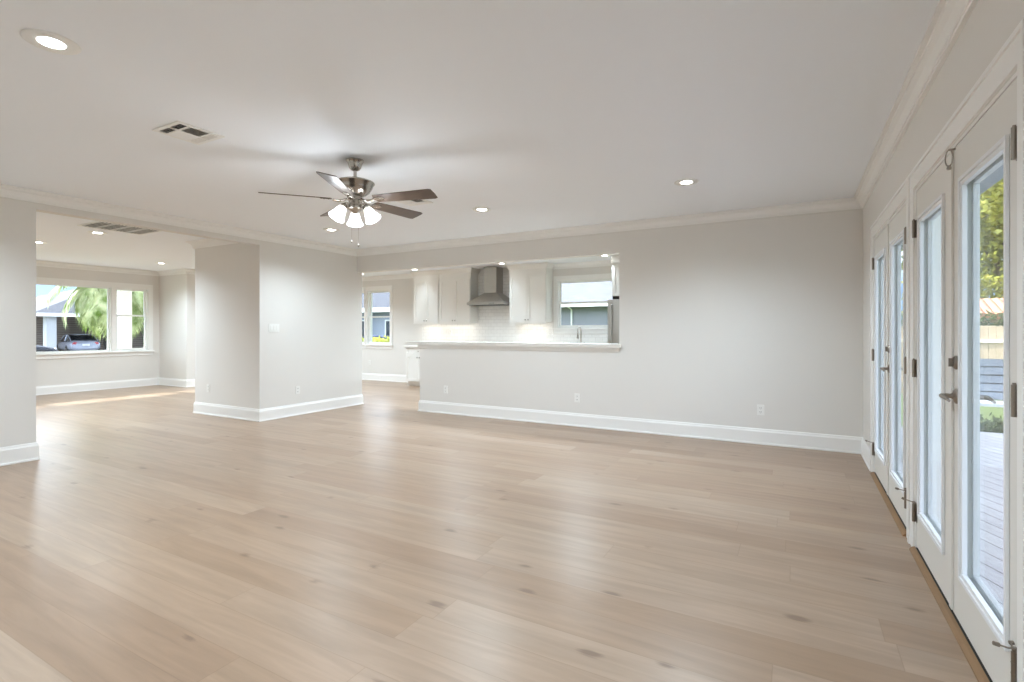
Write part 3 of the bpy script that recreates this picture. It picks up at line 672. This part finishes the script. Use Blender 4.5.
# ------------------------------------------------------------------ kitchen
def shaker(x0, x1, z0, z1, yf, hx=None, hz=None, nm='door', parent=None, vert=False):
    """shaker front whose face is at yf (facing -y), 20 mm thick"""
    m = MB()
    fw_ = 0.057 if (z1 - z0) > 0.25 else 0.035
    m.ring_xz(x0, x1, yf, yf + 0.019, z0, z1, fw_, fw_)
    m.box(x0 + fw_, x1 - fw_, yf + 0.013, yf + 0.019, z0 + fw_, z1 - fw_)
    d = obj(nm, m, KWHITE, parent)
    if hx is not None:
        k = MB().lathe([(0, 0), (0.006, 0), (0.005, 0.010), (0.013, 0.016), (0.015, 0.022), (0.010, 0.027), (0, 0.028)], (hx, yf, hz), 16, Matrix.Rotation(R(90), 4, 'X'))
        obj('knob', k, NICKEL, d)
    return d
UB, UT, UF = 1.435, 2.40, 9.316       # upper cabinets
def upper(x0, x1, label, left_ret=True, right_ret=True):
    t = thing('upper_cabinet', label, 'cabinet', ((x0 + x1) / 2, UF, UB), group='kitchen upper cabinets')
    obj('cabinet_body', MB().box(x0, x1, UF + 0.0205, YK - 0.0005, UB, H - 0.001), KWHITE, t)
    xm = (x0 + x1) / 2
    shaker(x0 + 0.012, xm - 0.002, UB + 0.004, UT, UF, xm - 0.032, UB + 0.045, 'door', t)
    shaker(xm + 0.002, x1 - 0.012, UB + 0.004, UT, UF, xm + 0.032, UB + 0.045, 'door', t)
    path = []
    if right_ret: path.append((x1, YK - 0.01))
    path += [(x1, UF + 0.0205), (x0, UF + 0.0205)]
    if left_ret: path.append((x0, YK - 0.01))
    # room lies outside the cabinet: run the path so that it is on the left
    prof = [(0, UT + 0.03), (0.006, UT + 0.03), (0.006, UT + 0.115), (0.012, UT + 0.122), (0.030, UT + 0.150), (0.060, UT + 0.188), (0.066, UT + 0.200), (0.066, H - 0.001), (0, H - 0.001)]
    obj('cornice', MB().sweep(path, prof), KWHITE, t)
    obj('light_rail', MB().box(x0, x1, UF + 0.002, UF + 0.0195, UB - 0.022, UB - 0.0005), KWHITE, t)
    lt = thing('under_cabinet_light', 'lit strip lamp below the %s' % label.split(' with')[0], 'light', (xm, UF + 0.15, UB))
    obj('strip_lens', MB().box(x0 + 0.10, x1 - 0.10, UF + 0.13, UF + 0.17, UB - 0.0075, UB - 0.0005), mat('strip_lens', (1, 1, 1, 1), 0.4, emit=((1, 0.96, 0.88, 1), 5.0)), lt)
    obj('strip_housing', MB().box(x0 + 0.09, x1 - 0.09, UF + 0.175, UF + 0.195, UB - 0.014, UB - 0.0005), PLASTIC, lt)
    ad = bpy.data.lights.new('strip_glow', 'AREA'); ad.shape = 'RECTANGLE'; ad.size = x1 - x0 - 0.2; ad.size_y = 0.04; ad.energy = 0.33; ad.color = (1, 0.96, 0.9)
    ao = bpy.data.objects.new('strip_glow', ad); COL.objects.link(ao); ao.location = (xm, UF + 0.15, UB - 0.012)
    return t
upper(-7.765, -7.045, 'first white upper cabinet beside the dining window', True, False)
upper(-7.035, -6.19, 'white upper cabinet just left of the range hood', False, True)
upper(-5.22, -4.375, 'white upper cabinet between the range hood and sink window')
# backsplash
bs = MB().box(-7.765, -4.37, YK - 0.0105, YK - 0.0005, 0.912, UB - 0.001).box(-6.185, -5.225, YK - 0.0105, YK - 0.0005, UB - 0.001, H - 0.12).box(-4.37, -2.97, YK - 0.0105, YK - 0.0005, 0.912, 1.175)
struct('wall_backsplash', bs, SPLASH, 'white subway tile backsplash behind the kitchen counter', 'backsplash')
# base cabinets
def base_cab(x0, x1, label):
    t = thing('base_cabinet', label, 'cabinet', ((x0 + x1) / 2, 9.06, 0))
    obj('cabinet_body', MB().box(x0, x1, 9.0405 + 0.02, YK - 0.023, 0.105, 0.872), KWHITE, t)
    obj('toe_kick', MB().box(x0 + 0.01, x1, 9.115, YK - 0.03, 0.002, 0.1045), KWHITE, t)
    dr = shaker(x0 + 0.01, x1 - 0.004, 0.715, 0.862, 9.04, (x0 + x1) / 2, 0.79, 'drawer', t)
    shaker(x0 + 0.01, (x0 + x1) / 2 - 0.002, 0.115, 0.705, 9.04, (x0 + x1) / 2 - 0.032, 0.65, 'door', t)
    shaker((x0 + x1) / 2 + 0.002, x1 - 0.004, 0.115, 0.705, 9.04, (x0 + x1) / 2 + 0.032, 0.65, 'door', t)
    return t
base_cab(-7.765, -7.0, 'white base cabinet at the end of the counter, beyond the bar end')
base_cab(-6.995, -6.17, 'white base cabinet hidden behind the half wall')
ct = tag(obj('kitchen_countertop', MB().box(-7.80, -2.97, 9.015, YK - 0.012, 0.873, 0.911), QUARTZ, bevel=0.003), 'pale quartz countertop along the far kitchen wall', 'countertop')
for x0, x1, lab in ((-6.165, -5.2, 'white base cabinet under the range hood'), (-5.195, -4.4, 'white base cabinet left of the sink'), (-4.395, -2.98, 'white sink base cabinet under the kitchen window')):
    base_cab(x0, x1, lab)
# faucet
fx = -3.70
fc = thing('kitchen_faucet', 'chrome gooseneck faucet in front of the sink window', 'faucet', (fx, 9.50, 0.911))
obj('spout', MB().lathe([(0, 0.911), (0.026, 0.912), (0.026, 0.918), (0.016, 0.926), (0, 0.927)], (fx, 9.50, 0), 20)
    .tube([(fx, 9.50, 0.92), (fx, 9.50, 1.24)] + [(fx, 9.50 - 0.085 + 0.085 * math.cos(R(t_)), 1.24 + 0.085 * math.sin(R(t_))) for t_ in range(20, 181, 20)] + [(fx, 9.33, 1.17)], 0.0125, 14), NICKEL, fc)
obj('spray_head', MB().tube([(fx, 9.33, 1.18), (fx, 9.33, 1.10)], [0.016, 0.019], 14), NICKEL, fc)
obj('lever', MB().tube([(fx + 0.015, 9.50, 0.98), (fx + 0.04, 9.50, 0.99), (fx + 0.075, 9.50, 1.03)], [0.008, 0.007, 0.005], 10), NICKEL, fc)
# range hood
hx0, hx1, hy0, hy1 = -6.165, -5.245, 9.15, YK - 0.011
hood = thing('range_hood', 'stainless steel chimney range hood between the upper cabinets', 'range hood', (-5.705, YK - 0.25, 1.80))
zb = 1.805
obj('hood_rim', MB().box(hx0, hx1, hy0, hy1, zb, zb + 0.052), STEEL, hood, bevel=0.003)
m = MB()
A = [(hx0 + .004, hy0 + .004, zb + 0.0525), (hx1 - .004, hy0 + .004, zb + 0.0525), (hx1 - .004, hy1, zb + 0.0525), (hx0 + .004, hy1, zb + 0.0525)]
Bq = [(-5.86, 9.36, 2.065), (-5.55, 9.36, 2.065), (-5.55, hy1, 2.065), (-5.86, hy1, 2.065)]
m.loft([A, Bq], smooth=False)
obj('hood_canopy', m, STEEL, hood)
obj('chimney', MB().box(-5.86, -5.55, 9.36, hy1, 2.0655, H - 0.001), STEEL, hood, bevel=0.002)
fl_ = MB()
for k in range(2):
    fl_.box(hx0 + 0.03 + 0.435 * k, hx0 + 0.455 + 0.435 * k, hy0 + 0.03, hy1 - 0.03, zb - 0.006, zb - 0.0005)
obj('grease_filter', fl_, GRILLE, hood)
bt = MB()
for k in range(4): bt.lathe([(0, 0), (0.008, 0), (0.008, 0.004), (0, 0.005)], (-5.60 + 0.035 * k, hy0, zb + 0.026), 12, Matrix.Rotation(R(90), 4, 'X'))
obj('control_buttons', bt, DARK, hood)
# refrigerator
fr = thing('refrigerator', 'stainless steel refrigerator at the end of the pass-through', 'refrigerator', (-2.49, 9.2, 0))
obj('fridge_body', MB().box(-2.945, -2.04, 8.93, YK - 0.03, 0.02, 1.80), mat('fridge_side', srgb(150, 147, 140), 0.45, 0.6), fr)
fd = obj('fridge_door', MB().box(-2.945, -2.04, 8.862, 8.925, 0.74, 1.815), STEEL, fr, bevel=0.006)
obj('door_handle', MB().tube([(-2.865, 8.855, 0.86), (-2.865, 8.815, 0.88), (-2.865, 8.815, 1.70), (-2.865, 8.855, 1.72)], 0.011, 12), STEEL, fd)
dw = obj('freezer_drawer', MB().box(-2.945, -2.04, 8.862, 8.925, 0.06, 0.73), STEEL, fr, bevel=0.006)
obj('drawer_handle', MB().tube([(-2.85, 8.855, 0.66), (-2.85, 8.815, 0.66), (-2.14, 8.815, 0.66), (-2.14, 8.855, 0.66)], 0.011, 12), STEEL, dw)
uc = thing('fridge_cabinet', 'cream white cabinet above the stainless refrigerator', 'cabinet', (-2.45, 9.0, 1.87))
obj('cabinet_body', MB().box(-2.915, -1.805, 9.0205, YK - 0.0005, 1.885, H - 0.001), KWHITE, uc)
obj('fridge_gap_shade', MB().box(-2.915, -1.805, 9.06, YK - 0.03, 1.825, 1.884), DARK, uc)  # dark box holding the shade of the gap above the fridge
shaker(-2.905, -2.362, 1.89, 2.44, 9.0, -2.39, 1.94, 'door', uc); shaker(-2.358, -1.815, 1.89, 2.44, 9.0, -2.33, 1.94, 'door', uc)
obj('cornice', MB().box(-2.915, -1.805, 8.975, 9.02, 2.47, H - 0.001), KWHITE, uc)

# ================================================================== OUTDOORS
GZ = -0.45
GRASS = mat('lawn', srgb(96, 112, 60), 0.9, noise=(4, 0.4, (1, 1, 1)))
struct('ground', MB().box(-90, 60, -60, 80, GZ - 0.1, GZ), GRASS, 'grass ground around the house', 'ground')
struct('trim_11', MB().box(XW - 0.2, XR + 0.14, YF - 0.15, YK + 0.15, GZ, -0.121), mat('plinth', srgb(150, 145, 138), 0.9), 'masonry plinth below the floor', 'plinth')
WHITEX = mat('exterior_white', srgb(238, 238, 236), 0.5)
# --- garden side
DECKM = planks('deck_boards', 0.14, 3.6, [srgb(214, 210, 212), srgb(206, 202, 205), srgb(220, 216, 217)], 0.7, rot=R(-115.4), gap=0.010, knots=False, gapcol=srgb(90, 84, 86), gapmix=0.85)
struct('deck', MB().box(XR + 0.15, 4.2, -1.0, 8.9, -0.20, -0.07), DECKM, 'pale weathered board deck outside the french doors', 'deck')
col_ = thing('porch_column', 'square white porch column standing on the deck', 'column', (1.27, 6.75, -0.07))
obj('shaft', MB().box(1.08, 1.42, 6.60, 6.94, 0.05, 2.45), WHITEX, col_)
obj('column_base', MB().box(1.05, 1.45, 6.57, 6.97, -0.07, 0.0495), WHITEX, col_, bevel=0.006)
obj('capital', MB().box(1.05, 1.45, 6.57, 6.97, 2.4505, 2.574), WHITEX, col_, bevel=0.006)
# slatted bench
GREYW = mat('grey_slats', srgb(128, 137, 150), 0.6, noise=(8, 0.12, (1, 1, 1)))
bn = thing('garden_bench', 'grey slatted garden bench on the grass beyond the deck', 'bench', (2.9, 11.9, GZ))
for k in range(5):
    z = 0.045 + 0.147 * k
    obj('back_slat', MB().box(1.9, 4.4, 12.0, 12.03, z, z + 0.125), GREYW, bn)
obj('gap_shade_board', MB().box(1.9, 4.4, 12.0305, 12.05, 0.045, 0.76), mat('slat_gap_dark', srgb(60, 62, 70), 0.8), bn)  # dark board added so the slat gaps read as shaded
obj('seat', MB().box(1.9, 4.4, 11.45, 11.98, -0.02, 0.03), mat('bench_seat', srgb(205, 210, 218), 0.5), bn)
for x in (1.93, 4.31):
    obj('leg', MB().box(x, x + 0.06, 12.051, 12.11, GZ, 0.78), GREYW, bn); obj('leg', MB().box(x, x + 0.06, 11.5, 11.56, GZ, -0.0205), GREYW, bn)
# fence
FEN = mat('fence_boards', srgb(208, 184, 156), 0.8, noise=(6, 0.16, (6, 6, 0.8)))
fe = thing('wooden_fence', 'pale wooden board fence behind the bench', 'fence', (6, 17.0, GZ))
fb = MB(); x = -2.0
while x < 14:
    h = 1.37 + random.uniform(-0.02, 0.02); fb.box(x, x + 0.138, 17.02, 17.04, GZ + 0.03, h); x += 0.145
obj('board_panel', fb, FEN, fe)
obj('rail', MB().box(-2, 14, 16.975, 17.0195, 0.95, 1.04), mat('rail_wood', srgb(240, 226, 204), 0.7), fe)
obj('rail', MB().box(-2, 14, 16.975, 17.0195, -0.15, -0.06), FEN, fe)

def leaf_blob(mb, c, r, n, size, rnd, flat=1.0):
    for _ in range(n):
        while True:
            p = Vector((rnd.uniform(-1, 1), rnd.uniform(-1, 1), rnd.uniform(-1, 1)))
            if 0.35 < p.length < 1: break
        p = Vector((p.x * r[0], p.y * r[1], p.z * r[2])) + Vector(c)
        u = Vector((rnd.gauss(0, 1), rnd.gauss(0, 1), rnd.gauss(0, 0.8))).normalized(); v = u.orthogonal().normalized()
        v = Matrix.Rotation(rnd.uniform(0, 6.28), 3, u) @ v
        s = size * rnd.uniform(0.6, 1.3)
        a = p + u * s; b = p + v * s * 0.45; c2 = p - u * s; d = p - v * s * 0.45
        vs = [mb.bm.verts.new(q) for q in (a, b, c2, d)]; mb.bm.faces.new(vs)

def tree(x, y, z, h, r, lm, tm, label, n=2600, size=0.16, seed=1, cat='tree', name='leafy_tree', group=None):
    rnd = random.Random(seed)
    t = thing(name, label, cat, (x, y, z), group=group)
    tr = MB().tube([(x, y, z), (x + 0.05, y, z + h * 0.3), (x - 0.05, y + 0.05, z + h * 0.6)], [0.13, 0.10, 0.05], 8)
    for k in range(5):
        a = k * 1.26; tr.tube([(x, y, z + h * (0.3 + 0.05 * k)), (x + math.cos(a) * r * 0.4, y + math.sin(a) * r * 0.4, z + h * 0.55), (x + math.cos(a) * r * 0.7, y + math.sin(a) * r * 0.7, z + h * 0.75)], [0.05, 0.035, 0.015], 6)
    obj('trunk', tr, tm, t)
    cr = MB()
    for k in range(9):
        a = rnd.uniform(0, 6.28); q = rnd.uniform(0.2, 0.62) * r
        leaf_blob(cr, (x + math.cos(a) * q, y + math.sin(a) * q, z + h * rnd.uniform(0.42, 0.85)), (r * 0.5, r * 0.5, h * 0.2), n // 9, size, rnd)
    bm = cr.bm
    me = bpy.data.meshes.new('crown'); bmesh.ops.translate(bm, verts=bm.verts, vec=-Vector((x, y, z))); bm.to_mesh(me); bm.free(); me.materials.append(lm)
    o = bpy.data.objects.new('crown', me); COL.objects.link(o); o.parent = t
    return t
BARK = mat('bark', srgb(105, 88, 70), 0.9, noise=(6, 0.3, (3, 3, 0.6)))
YG = leaf_mat('yellow_green_leaves', srgb(120, 128, 36), srgb(206, 204, 92), 0.4)
DG = leaf_mat('dark_green_leaves', srgb(48, 66, 34), srgb(96, 112, 52), 0.3)
tree(6.6, 25.6, GZ, 9.6, 3.9, YG, BARK, 'yellow-green tree filling the garden door glass, behind the tiled shed', 15000, 0.14, 3)
tree(14.6, 26.0, GZ, 7.0, 3.2, YG, BARK, 'yellow-green tree farther from the house than the tiled shed', 5000, 0.14, 4)
tree(-0.6, 25.6, GZ, 7.4, 3.2, DG, BARK, 'dark green tree seen between the house wall and porch column', 5000, 0.14, 5)
def hedge(x0, x1, y0, y1, z0, z1, lm, label, n, size=0.07, seed=9):
    rnd = random.Random(seed); m = MB()
    for _ in range(n):
        p = Vector((rnd.uniform(x0, x1), rnd.uniform(y0, y1), z0 + (z1 - z0) * rnd.random() ** 0.8 + rnd.gauss(0, 0.04)))
        u = Vector((rnd.gauss(0, 1), rnd.gauss(0, 1), rnd.gauss(0, 1))).normalized(); v = u.orthogonal().normalized(); s = size * rnd.uniform(0.6, 1.4)
        m.bm.faces.new([m.bm.verts.new(q) for q in (p + u * s, p + v * s * 0.5, p - u * s, p - v * s * 0.5)])
    me = bpy.data.meshes.new('hedge'); m.bm.to_mesh(me); m.bm.free(); me.materials.append(lm)
    o = bpy.data.objects.new('hedge', me); COL.objects.link(o)
    return tag(o, label, 'hedge')
hedge(1.5, 7.0, 18.0, 18.9, GZ, 1.72, DG, 'dark hedge peeping over the wooden fence', 5000)
hedge(1.9, 4.6, 10.1, 10.7, GZ, -0.12, DG, 'low dark plants at the end of the deck', 1600, 0.05)
hedge(3.2, 12.0, 21.6, 21.95, GZ, 3.0, YG, 'tall yellow-green hedge rising behind the tiled shed', 9000, 0.10, 17)
# tiled shed beyond the fence
sh = thing('garden_shed', 'shed with a terracotta tiled roof beyond the wooden fence', 'shed', (5.5, 21.0, GZ))
obj('shed_wall', MB().box(4.0, 8.0, 19.4, 21.0, GZ, 1.60), mat('shed_wall', srgb(222, 200, 176), 0.8), sh)
rf = MB()
for k in range(24):
    xx = 3.4 + 0.2 * k
    rf.tube([(xx, 19.15, 1.66), (xx, 20.2, 2.12), (xx, 21.3, 2.12)], 0.105, 10)
obj('tiled_roof', rf, mat('terracotta', srgb(222, 160, 130), 0.8, noise=(4, 0.2, (1, 1, 1))), sh)

# --- street side
PAV = mat('concrete', srgb(190, 186, 180), 0.9, noise=(2, 0.1, (1, 1, 1)))
struct('porch_floor', MB().box(-15.6, XW - 0.2, -1, 9.6, -0.30, -0.06), PAV, 'concrete front porch slab', 'porch floor')
struct('porch_ceiling', MB().box(-15.6, XW - 0.16, -1, 9.6, 2.62, 2.72), WHITEX, 'white porch ceiling outside the street windows', 'porch ceiling')
struct('porch_beam', MB().box(-15.5, -15.25, -1, 9.6, 2.34, 2.6195), WHITEX, 'white porch beam along the top of the street windows', 'beam')
pst = thing('porch_post', 'white square porch post outside the narrow street window', 'post', (-15.37, 6.84, -0.06))
obj('shaft', MB().box(-15.49, -15.26, 6.71, 6.97, 0.06, 2.2795), WHITEX, pst)
obj('post_base', MB().box(-15.53, -15.22, 6.67, 7.01, -0.06, 0.0595), WHITEX, pst, bevel=0.005)
obj('post_capital', MB().box(-15.52, -15.23, 6.68, 7.00, 2.28, 2.3395), WHITEX, pst, bevel=0.005)
struct('street', MB().box(-36, -26, -60, 80, GZ + 0.001, GZ + 0.02), mat('asphalt', srgb(120, 118, 116), 0.9), 'grey street in front of the house', 'street')
struct('driveway', MB().box(-60, -36.01, 9, 22, GZ + 0.001, GZ + 0.02), PAV, 'concrete driveway leading to the carport', 'driveway')
# palm
PALM = leaf_mat('palm_fronds', srgb(104, 130, 44), srgb(228, 232, 190), 0.35)
px_, py_, pz_ = -19.0, 8.25, 3.0
palm = thing('palm_tree', 'fan of green palm fronds hanging outside the large street window', 'palm tree', (px_, py_, GZ))
obj('trunk', MB().tube([(px_ + 0.1, py_ + 0.1, GZ), (px_, py_, 1.4), (px_, py_, pz_)], [0.22, 0.18, 0.2], 12), BARK, palm)
def frond(az, el, Ln, rnd):
    m = MB(); d = Vector((math.cos(az), math.sin(az), 0)); pts = []; p = Vector((px_, py_, pz_)); th = el
    n = 14
    for i in range(n + 1):
        pts.append(p.copy()); p = p + (d * math.cos(th) + Vector((0, 0, math.sin(th)))) * Ln / n; th -= R(7.5)
    m.tube(pts, [0.016 * (1 - 0.8 * i / n) + 0.002 for i in range(n + 1)], 5)
    side = Vector((-d.y, d.x, 0))
    for i in range(2, n + 1):
        for s in (-1, 1):
            for j in range(3):
                b = pts[i - 1].lerp(pts[i], j / 3.0); tt = (pts[i] - pts[i - 1]).normalized()
                ll = Ln * 0.30 * math.sin(math.pi * min(1, (i + 1) / (n + 3.5)) ** 0.8) + 0.05
                v = (side * s * 0.75 + tt * 0.65 + Vector((0, 0, -0.35 + rnd.uniform(-.15, .15)))).normalized()
                e = b + v * ll + Vector((0, 0, -0.18 * ll))
                wv = tt * 0.024
                mid = b + v * ll * 0.5
                q = [m.bm.verts.new(x_) for x_ in (b - wv, mid - wv * 1.3, e, mid + wv * 1.3, b + wv)]
                m.bm.faces.new(q)
    return m
rnd = random.Random(11)
for k in range(44):
    az = rnd.uniform(0, 2 * math.pi) if k > 20 else math.atan2(-1, 0.3) + rnd.uniform(-1.0, 1.0)
    m = frond(az, R(rnd.choice([60, 40, 20, 0, -20, -35]) + rnd.uniform(-8, 8)), rnd.uniform(1.6, 2.3), rnd)
    bm = m.bm; bmesh.ops.translate(bm, verts=bm.verts, vec=-Vector((px_, py_, GZ)))
    me = bpy.data.meshes.new('frond'); bm.to_mesh(me); bm.free(); me.materials.append(PALM)
    o = bpy.data.objects.new('frond', me); COL.objects.link(o); o.parent = palm
# neighbour's house and carport
ROOFG = tile_mat('grey_shingles', srgb(80, 85, 95), srgb(70, 75, 85), srgb(58, 63, 72), 0.3, 0.14, 0.9, swap=False, msize=0.12)
nb = thing('neighbour_house', 'brick house with an open carport across the street', 'house', (-47, 22, GZ))
obj('house_wall', MB().box(-58, -47, 13.6, 36, GZ, 2.45), tile_mat('brown_brick', srgb(128, 112, 104), srgb(112, 98, 92), srgb(140, 130, 124), 0.24, 0.08, 0.9), nb)
rf = MB()
ex0, ex1, ey0, ey1, ez = -59, -40.6, 13.2, 37, 2.28
rf.loft([[(ex0, ey0, ez), (ex1, ey0, ez), (ex1, ey1, ez), (ex0, ey1, ez)], [(ex0, ey0, ez + 0.05), (ex1, ey0, ez + 0.05), (ex1, ey1, ez + 0.05), (ex0, ey1, ez + 0.05)], [(-50.0, 21.4, 5.3), (-49.8, 21.4, 5.3), (-49.8, 28.5, 5.3), (-50.0, 28.5, 5.3)]], smooth=False)
obj('hip_roof', rf, ROOFG, nb)
obj('fascia', MB().box(ex1 + 0.001, ex1 + 0.04, ey0, ey1, ez - 0.16, ez + 0.05).box(ex0, ex1 + 0.04, ey0 - 0.04, ey0 - 0.001, ez - 0.16, ez + 0.05), WHITEX, nb)
for yy_ in (14.0, 24.0):
    obj('carport_pillar', MB().box(-41.5, -41.0, yy_, yy_ + 0.5, GZ, ez - 0.001), mat('pillar_paint', srgb(172, 176, 180), 0.7), nb)
obj('door', MB().box(-46.999, -46.93, 19.5, 20.5, GZ + 0.1, 1.65), mat('brown_door', srgb(60, 50, 46), 0.7), nb)
# cars
GLD = mat('car_glass', srgb(28, 34, 42), 0.1, 0.0, 0.8); RUB = mat('rubber', srgb(25, 25, 26), 0.8)
def car(loc, rz, paint, label, plate=True):
    t = thing('parked_car', label, 'car', loc, rz)         # local: +x is the front
    # body: rounded cross sections from rear to front: (x, half width, z bottom, z top)
    S = [(-2.28, 0.70, 0.42, 0.78), (-2.22, 0.80, 0.30, 0.93), (-1.95, 0.87, 0.24, 1.00), (-1.3, 0.90, 0.22, 0.98), (-0.4, 0.91, 0.22, 0.93), (0.6, 0.91, 0.22, 0.92), (1.1, 0.90, 0.22, 0.92), (1.6, 0.88, 0.23, 0.84), (2.05, 0.82, 0.26, 0.72), (2.28, 0.62, 0.34, 0.58)]
    secs = []
    for x, hw, zb_, zt in S:
        q = []
        for i in range(20):
            a = 2 * math.pi * (i + 0.5) / 20; ca, sa = math.cos(a), math.sin(a)
            e = 0.55
            q.append((x, hw * math.copysign(abs(ca) ** e, ca), (zb_ + zt) / 2 + (zt - zb_) / 2 * math.copysign(abs(sa) ** e, sa)))
        secs.append(q)
    obj('car_body', MB().loft(secs), paint, t, True)
    C = [(-1.75, 0.70, 0.96, 0.99), (-1.20, 0.70, 0.94, 1.26), (-0.65, 0.66, 0.92, 1.38), (0.05, 0.66, 0.9, 1.40), (0.55, 0.68, 0.9, 1.28), (1.20, 0.72, 0.88, 0.93)]
    secs = []
    for x, hw, zb_, zt in C:
        secs.append([(x, -hw * 1.12, zb_), (x, -hw, zt - 0.05), (x, -hw * 0.85, zt), (x, hw * 0.85, zt), (x, hw, zt - 0.05), (x, hw * 1.12, zb_)])
    cab = obj('cabin_glass', MB().loft(secs), GLD, t, True)
    rf_ = MB().loft([[(x, -hw * 0.86, zt + 0.002), (x, 0, zt + 0.022), (x, hw * 0.86, zt + 0.002), (x, 0, zt - 0.01)] for x, hw, _, zt in C[2:4]] )
    obj('car_roof', rf_, paint, t, True)
    pil = MB()
    for s in (-1, 1):
        pil.tube([(-1.85, s * 0.74, 0.98), (-1.20, s * 0.705, 1.23), (-0.65, s * 0.66, 1.36), (0.05, s * 0.66, 1.38), (0.55, s * 0.68, 1.26), (1.22, s * 0.75, 0.92)], 0.035, 8)
        pil.tube([(-0.35, s * 0.66, 1.37), (-0.35, s * 0.78, 0.92)], 0.035, 6)
    obj('window_pillars', pil, paint, t, True)
    for x in (-1.38, 1.40):
        for s in (-1, 1):
            wv = MB().lathe([(0, -0.10), (0.27, -0.10), (0.32, -0.07), (0.32, 0.07), (0.27, 0.10), (0, 0.10)], (x, s * 0.82, 0.32), 24, Matrix.Rotation(R(90), 4, 'X'))
            wo = obj('wheel', wv, RUB, t, True)
            obj('rim', MB().lathe([(0, -0.012), (0.19, -0.012), (0.20, 0.012), (0, 0.012)], (x, s * 0.925, 0.32), 20, Matrix.Rotation(R(90), 4, 'X')), NICKEL, wo, True)
    for s in (-1, 1):
        obj('tail_light', MB().lathe([(0, 0), (0.15, 0), (0.14, 0.03), (0, 0.05)], (-2.235, s * 0.58, 0.72), 20, Matrix.Rotation(R(-90), 4, 'Y')), mat('tail_light_red', srgb(190, 24, 40), 0.25), t, True)
        obj('headlight', MB().lathe([(0, 0), (0.11, 0), (0.10, 0.03), (0, 0.04)], (2.13, s * 0.52, 0.60), 16, Matrix.Rotation(R(90), 4, 'Y')), PLASTIC, t, True)
    if plate: obj('number_plate', MB().box(-2.315, -2.285, -0.20, 0.20, 0.60, 0.74), PLASTIC, t, True)
    return t
car((-45.2, 17.2, GZ + 0.02), R(170), mat('silver_blue_paint', srgb(178, 184, 200), 0.25, 0.4), 'silver-blue car with red tail lights parked under the carport')
car((-36.9, 10.65, GZ + 0.02), R(90), mat('dark_paint', srgb(30, 36, 48), 0.25, 0.3), 'dark car parked in front of the carport pillar')
rnd = random.Random(5)
hedge(-38.0, -37.2, 18.0, 21.5, GZ, 1.15, DG, 'dark shrub beside the silver-blue car', 2600, 0.12, 21)

# --- back side: neighbours behind the kitchen
bk = thing('rear_house', 'long grey house with a pale shingle roof behind the sink window', 'house', (-9, 24, GZ))
obj('house_wall', MB().box(-14.5, -4.6, 22.0, 30, GZ, 2.3), mat('grey_siding', srgb(132, 134, 142), 0.8, noise=(2, 0.08, (1, 1, 20))), bk)
rf = MB().prism([(-15, 21.4, 2.36), (-15, 21.4, 2.42), (-15, 26, 5.6), (-15, 30.6, 2.42), (-15, 30.6, 2.36)], (10.8, 0, 0))
obj('gable_roof', rf, tile_mat('pale_shingles', srgb(122, 123, 130), srgb(114, 115, 122), srgb(104, 105, 112), 0.32, 0.16, 0.9, swap=False, msize=0.07), bk)
obj('gutter', MB().box(-15, -4.2, 21.28, 21.399, 2.30, 2.43), WHITEX, bk)
obj('drain_pipe', MB().tube([(-9.0, 21.93, GZ), (-9.0, 21.93, 2.2), (-9.0, 21.5, 2.33)], 0.04, 10), WHITEX, bk)
h2 = thing('corner_house', 'grey roofed house with white fascia behind the dining window', 'house', (-24, 27, GZ))
obj('house_wall', MB().box(-32, -17.5, 24.0, 31, GZ, 2.5), mat('blue_grey_siding', srgb(150, 158, 176), 0.8), h2)
obj('gable_roof', MB().prism([(-32.6, 23.2, 2.52), (-32.6, 23.2, 2.6), (-32.6, 27.5, 4.6), (-32.6, 31.8, 2.6), (-32.6, 31.8, 2.52)], (15.8, 0, 0)), ROOFG, h2)
obj('fascia', MB().box(-32.6, -16.8, 23.12, 23.199, 2.35, 2.62), WHITEX, h2)
obj('porch_post', MB().box(-23.4, -23.15, 23.4, 23.65, GZ, 2.519), WHITEX, h2)
for x in (-27, -24.8, -22.2, -20):
    w_ = obj('window', MB().ring_xz(x, x + 1.1, 23.93, 23.9995, 0.7, 1.9, 0.08, 0.08), WHITEX, h2)
    obj('pane', MB().box(x + 0.08, x + 1.02, 23.95, 23.99, 0.78, 1.82), GLD, w_)
car((-19.9, 20.6, GZ + 0.02), R(200), mat('blue_paint', srgb(70, 84, 130), 0.25, 0.3), 'blue car parked in front of the corner house')
hedge(-12.6, -9.8, 11.6, 12.3, GZ, 0.98, leaf_mat('bright_hedge', srgb(110, 130, 30), srgb(214, 216, 96), 0.4), 'bright yellow-green hedge below the dining window', 6000, 0.06, 14)
tree(-36, 38, GZ, 10, 3.6, DG, BARK, 'dark tree above the roof of the corner house', 4000, 0.25, 33)
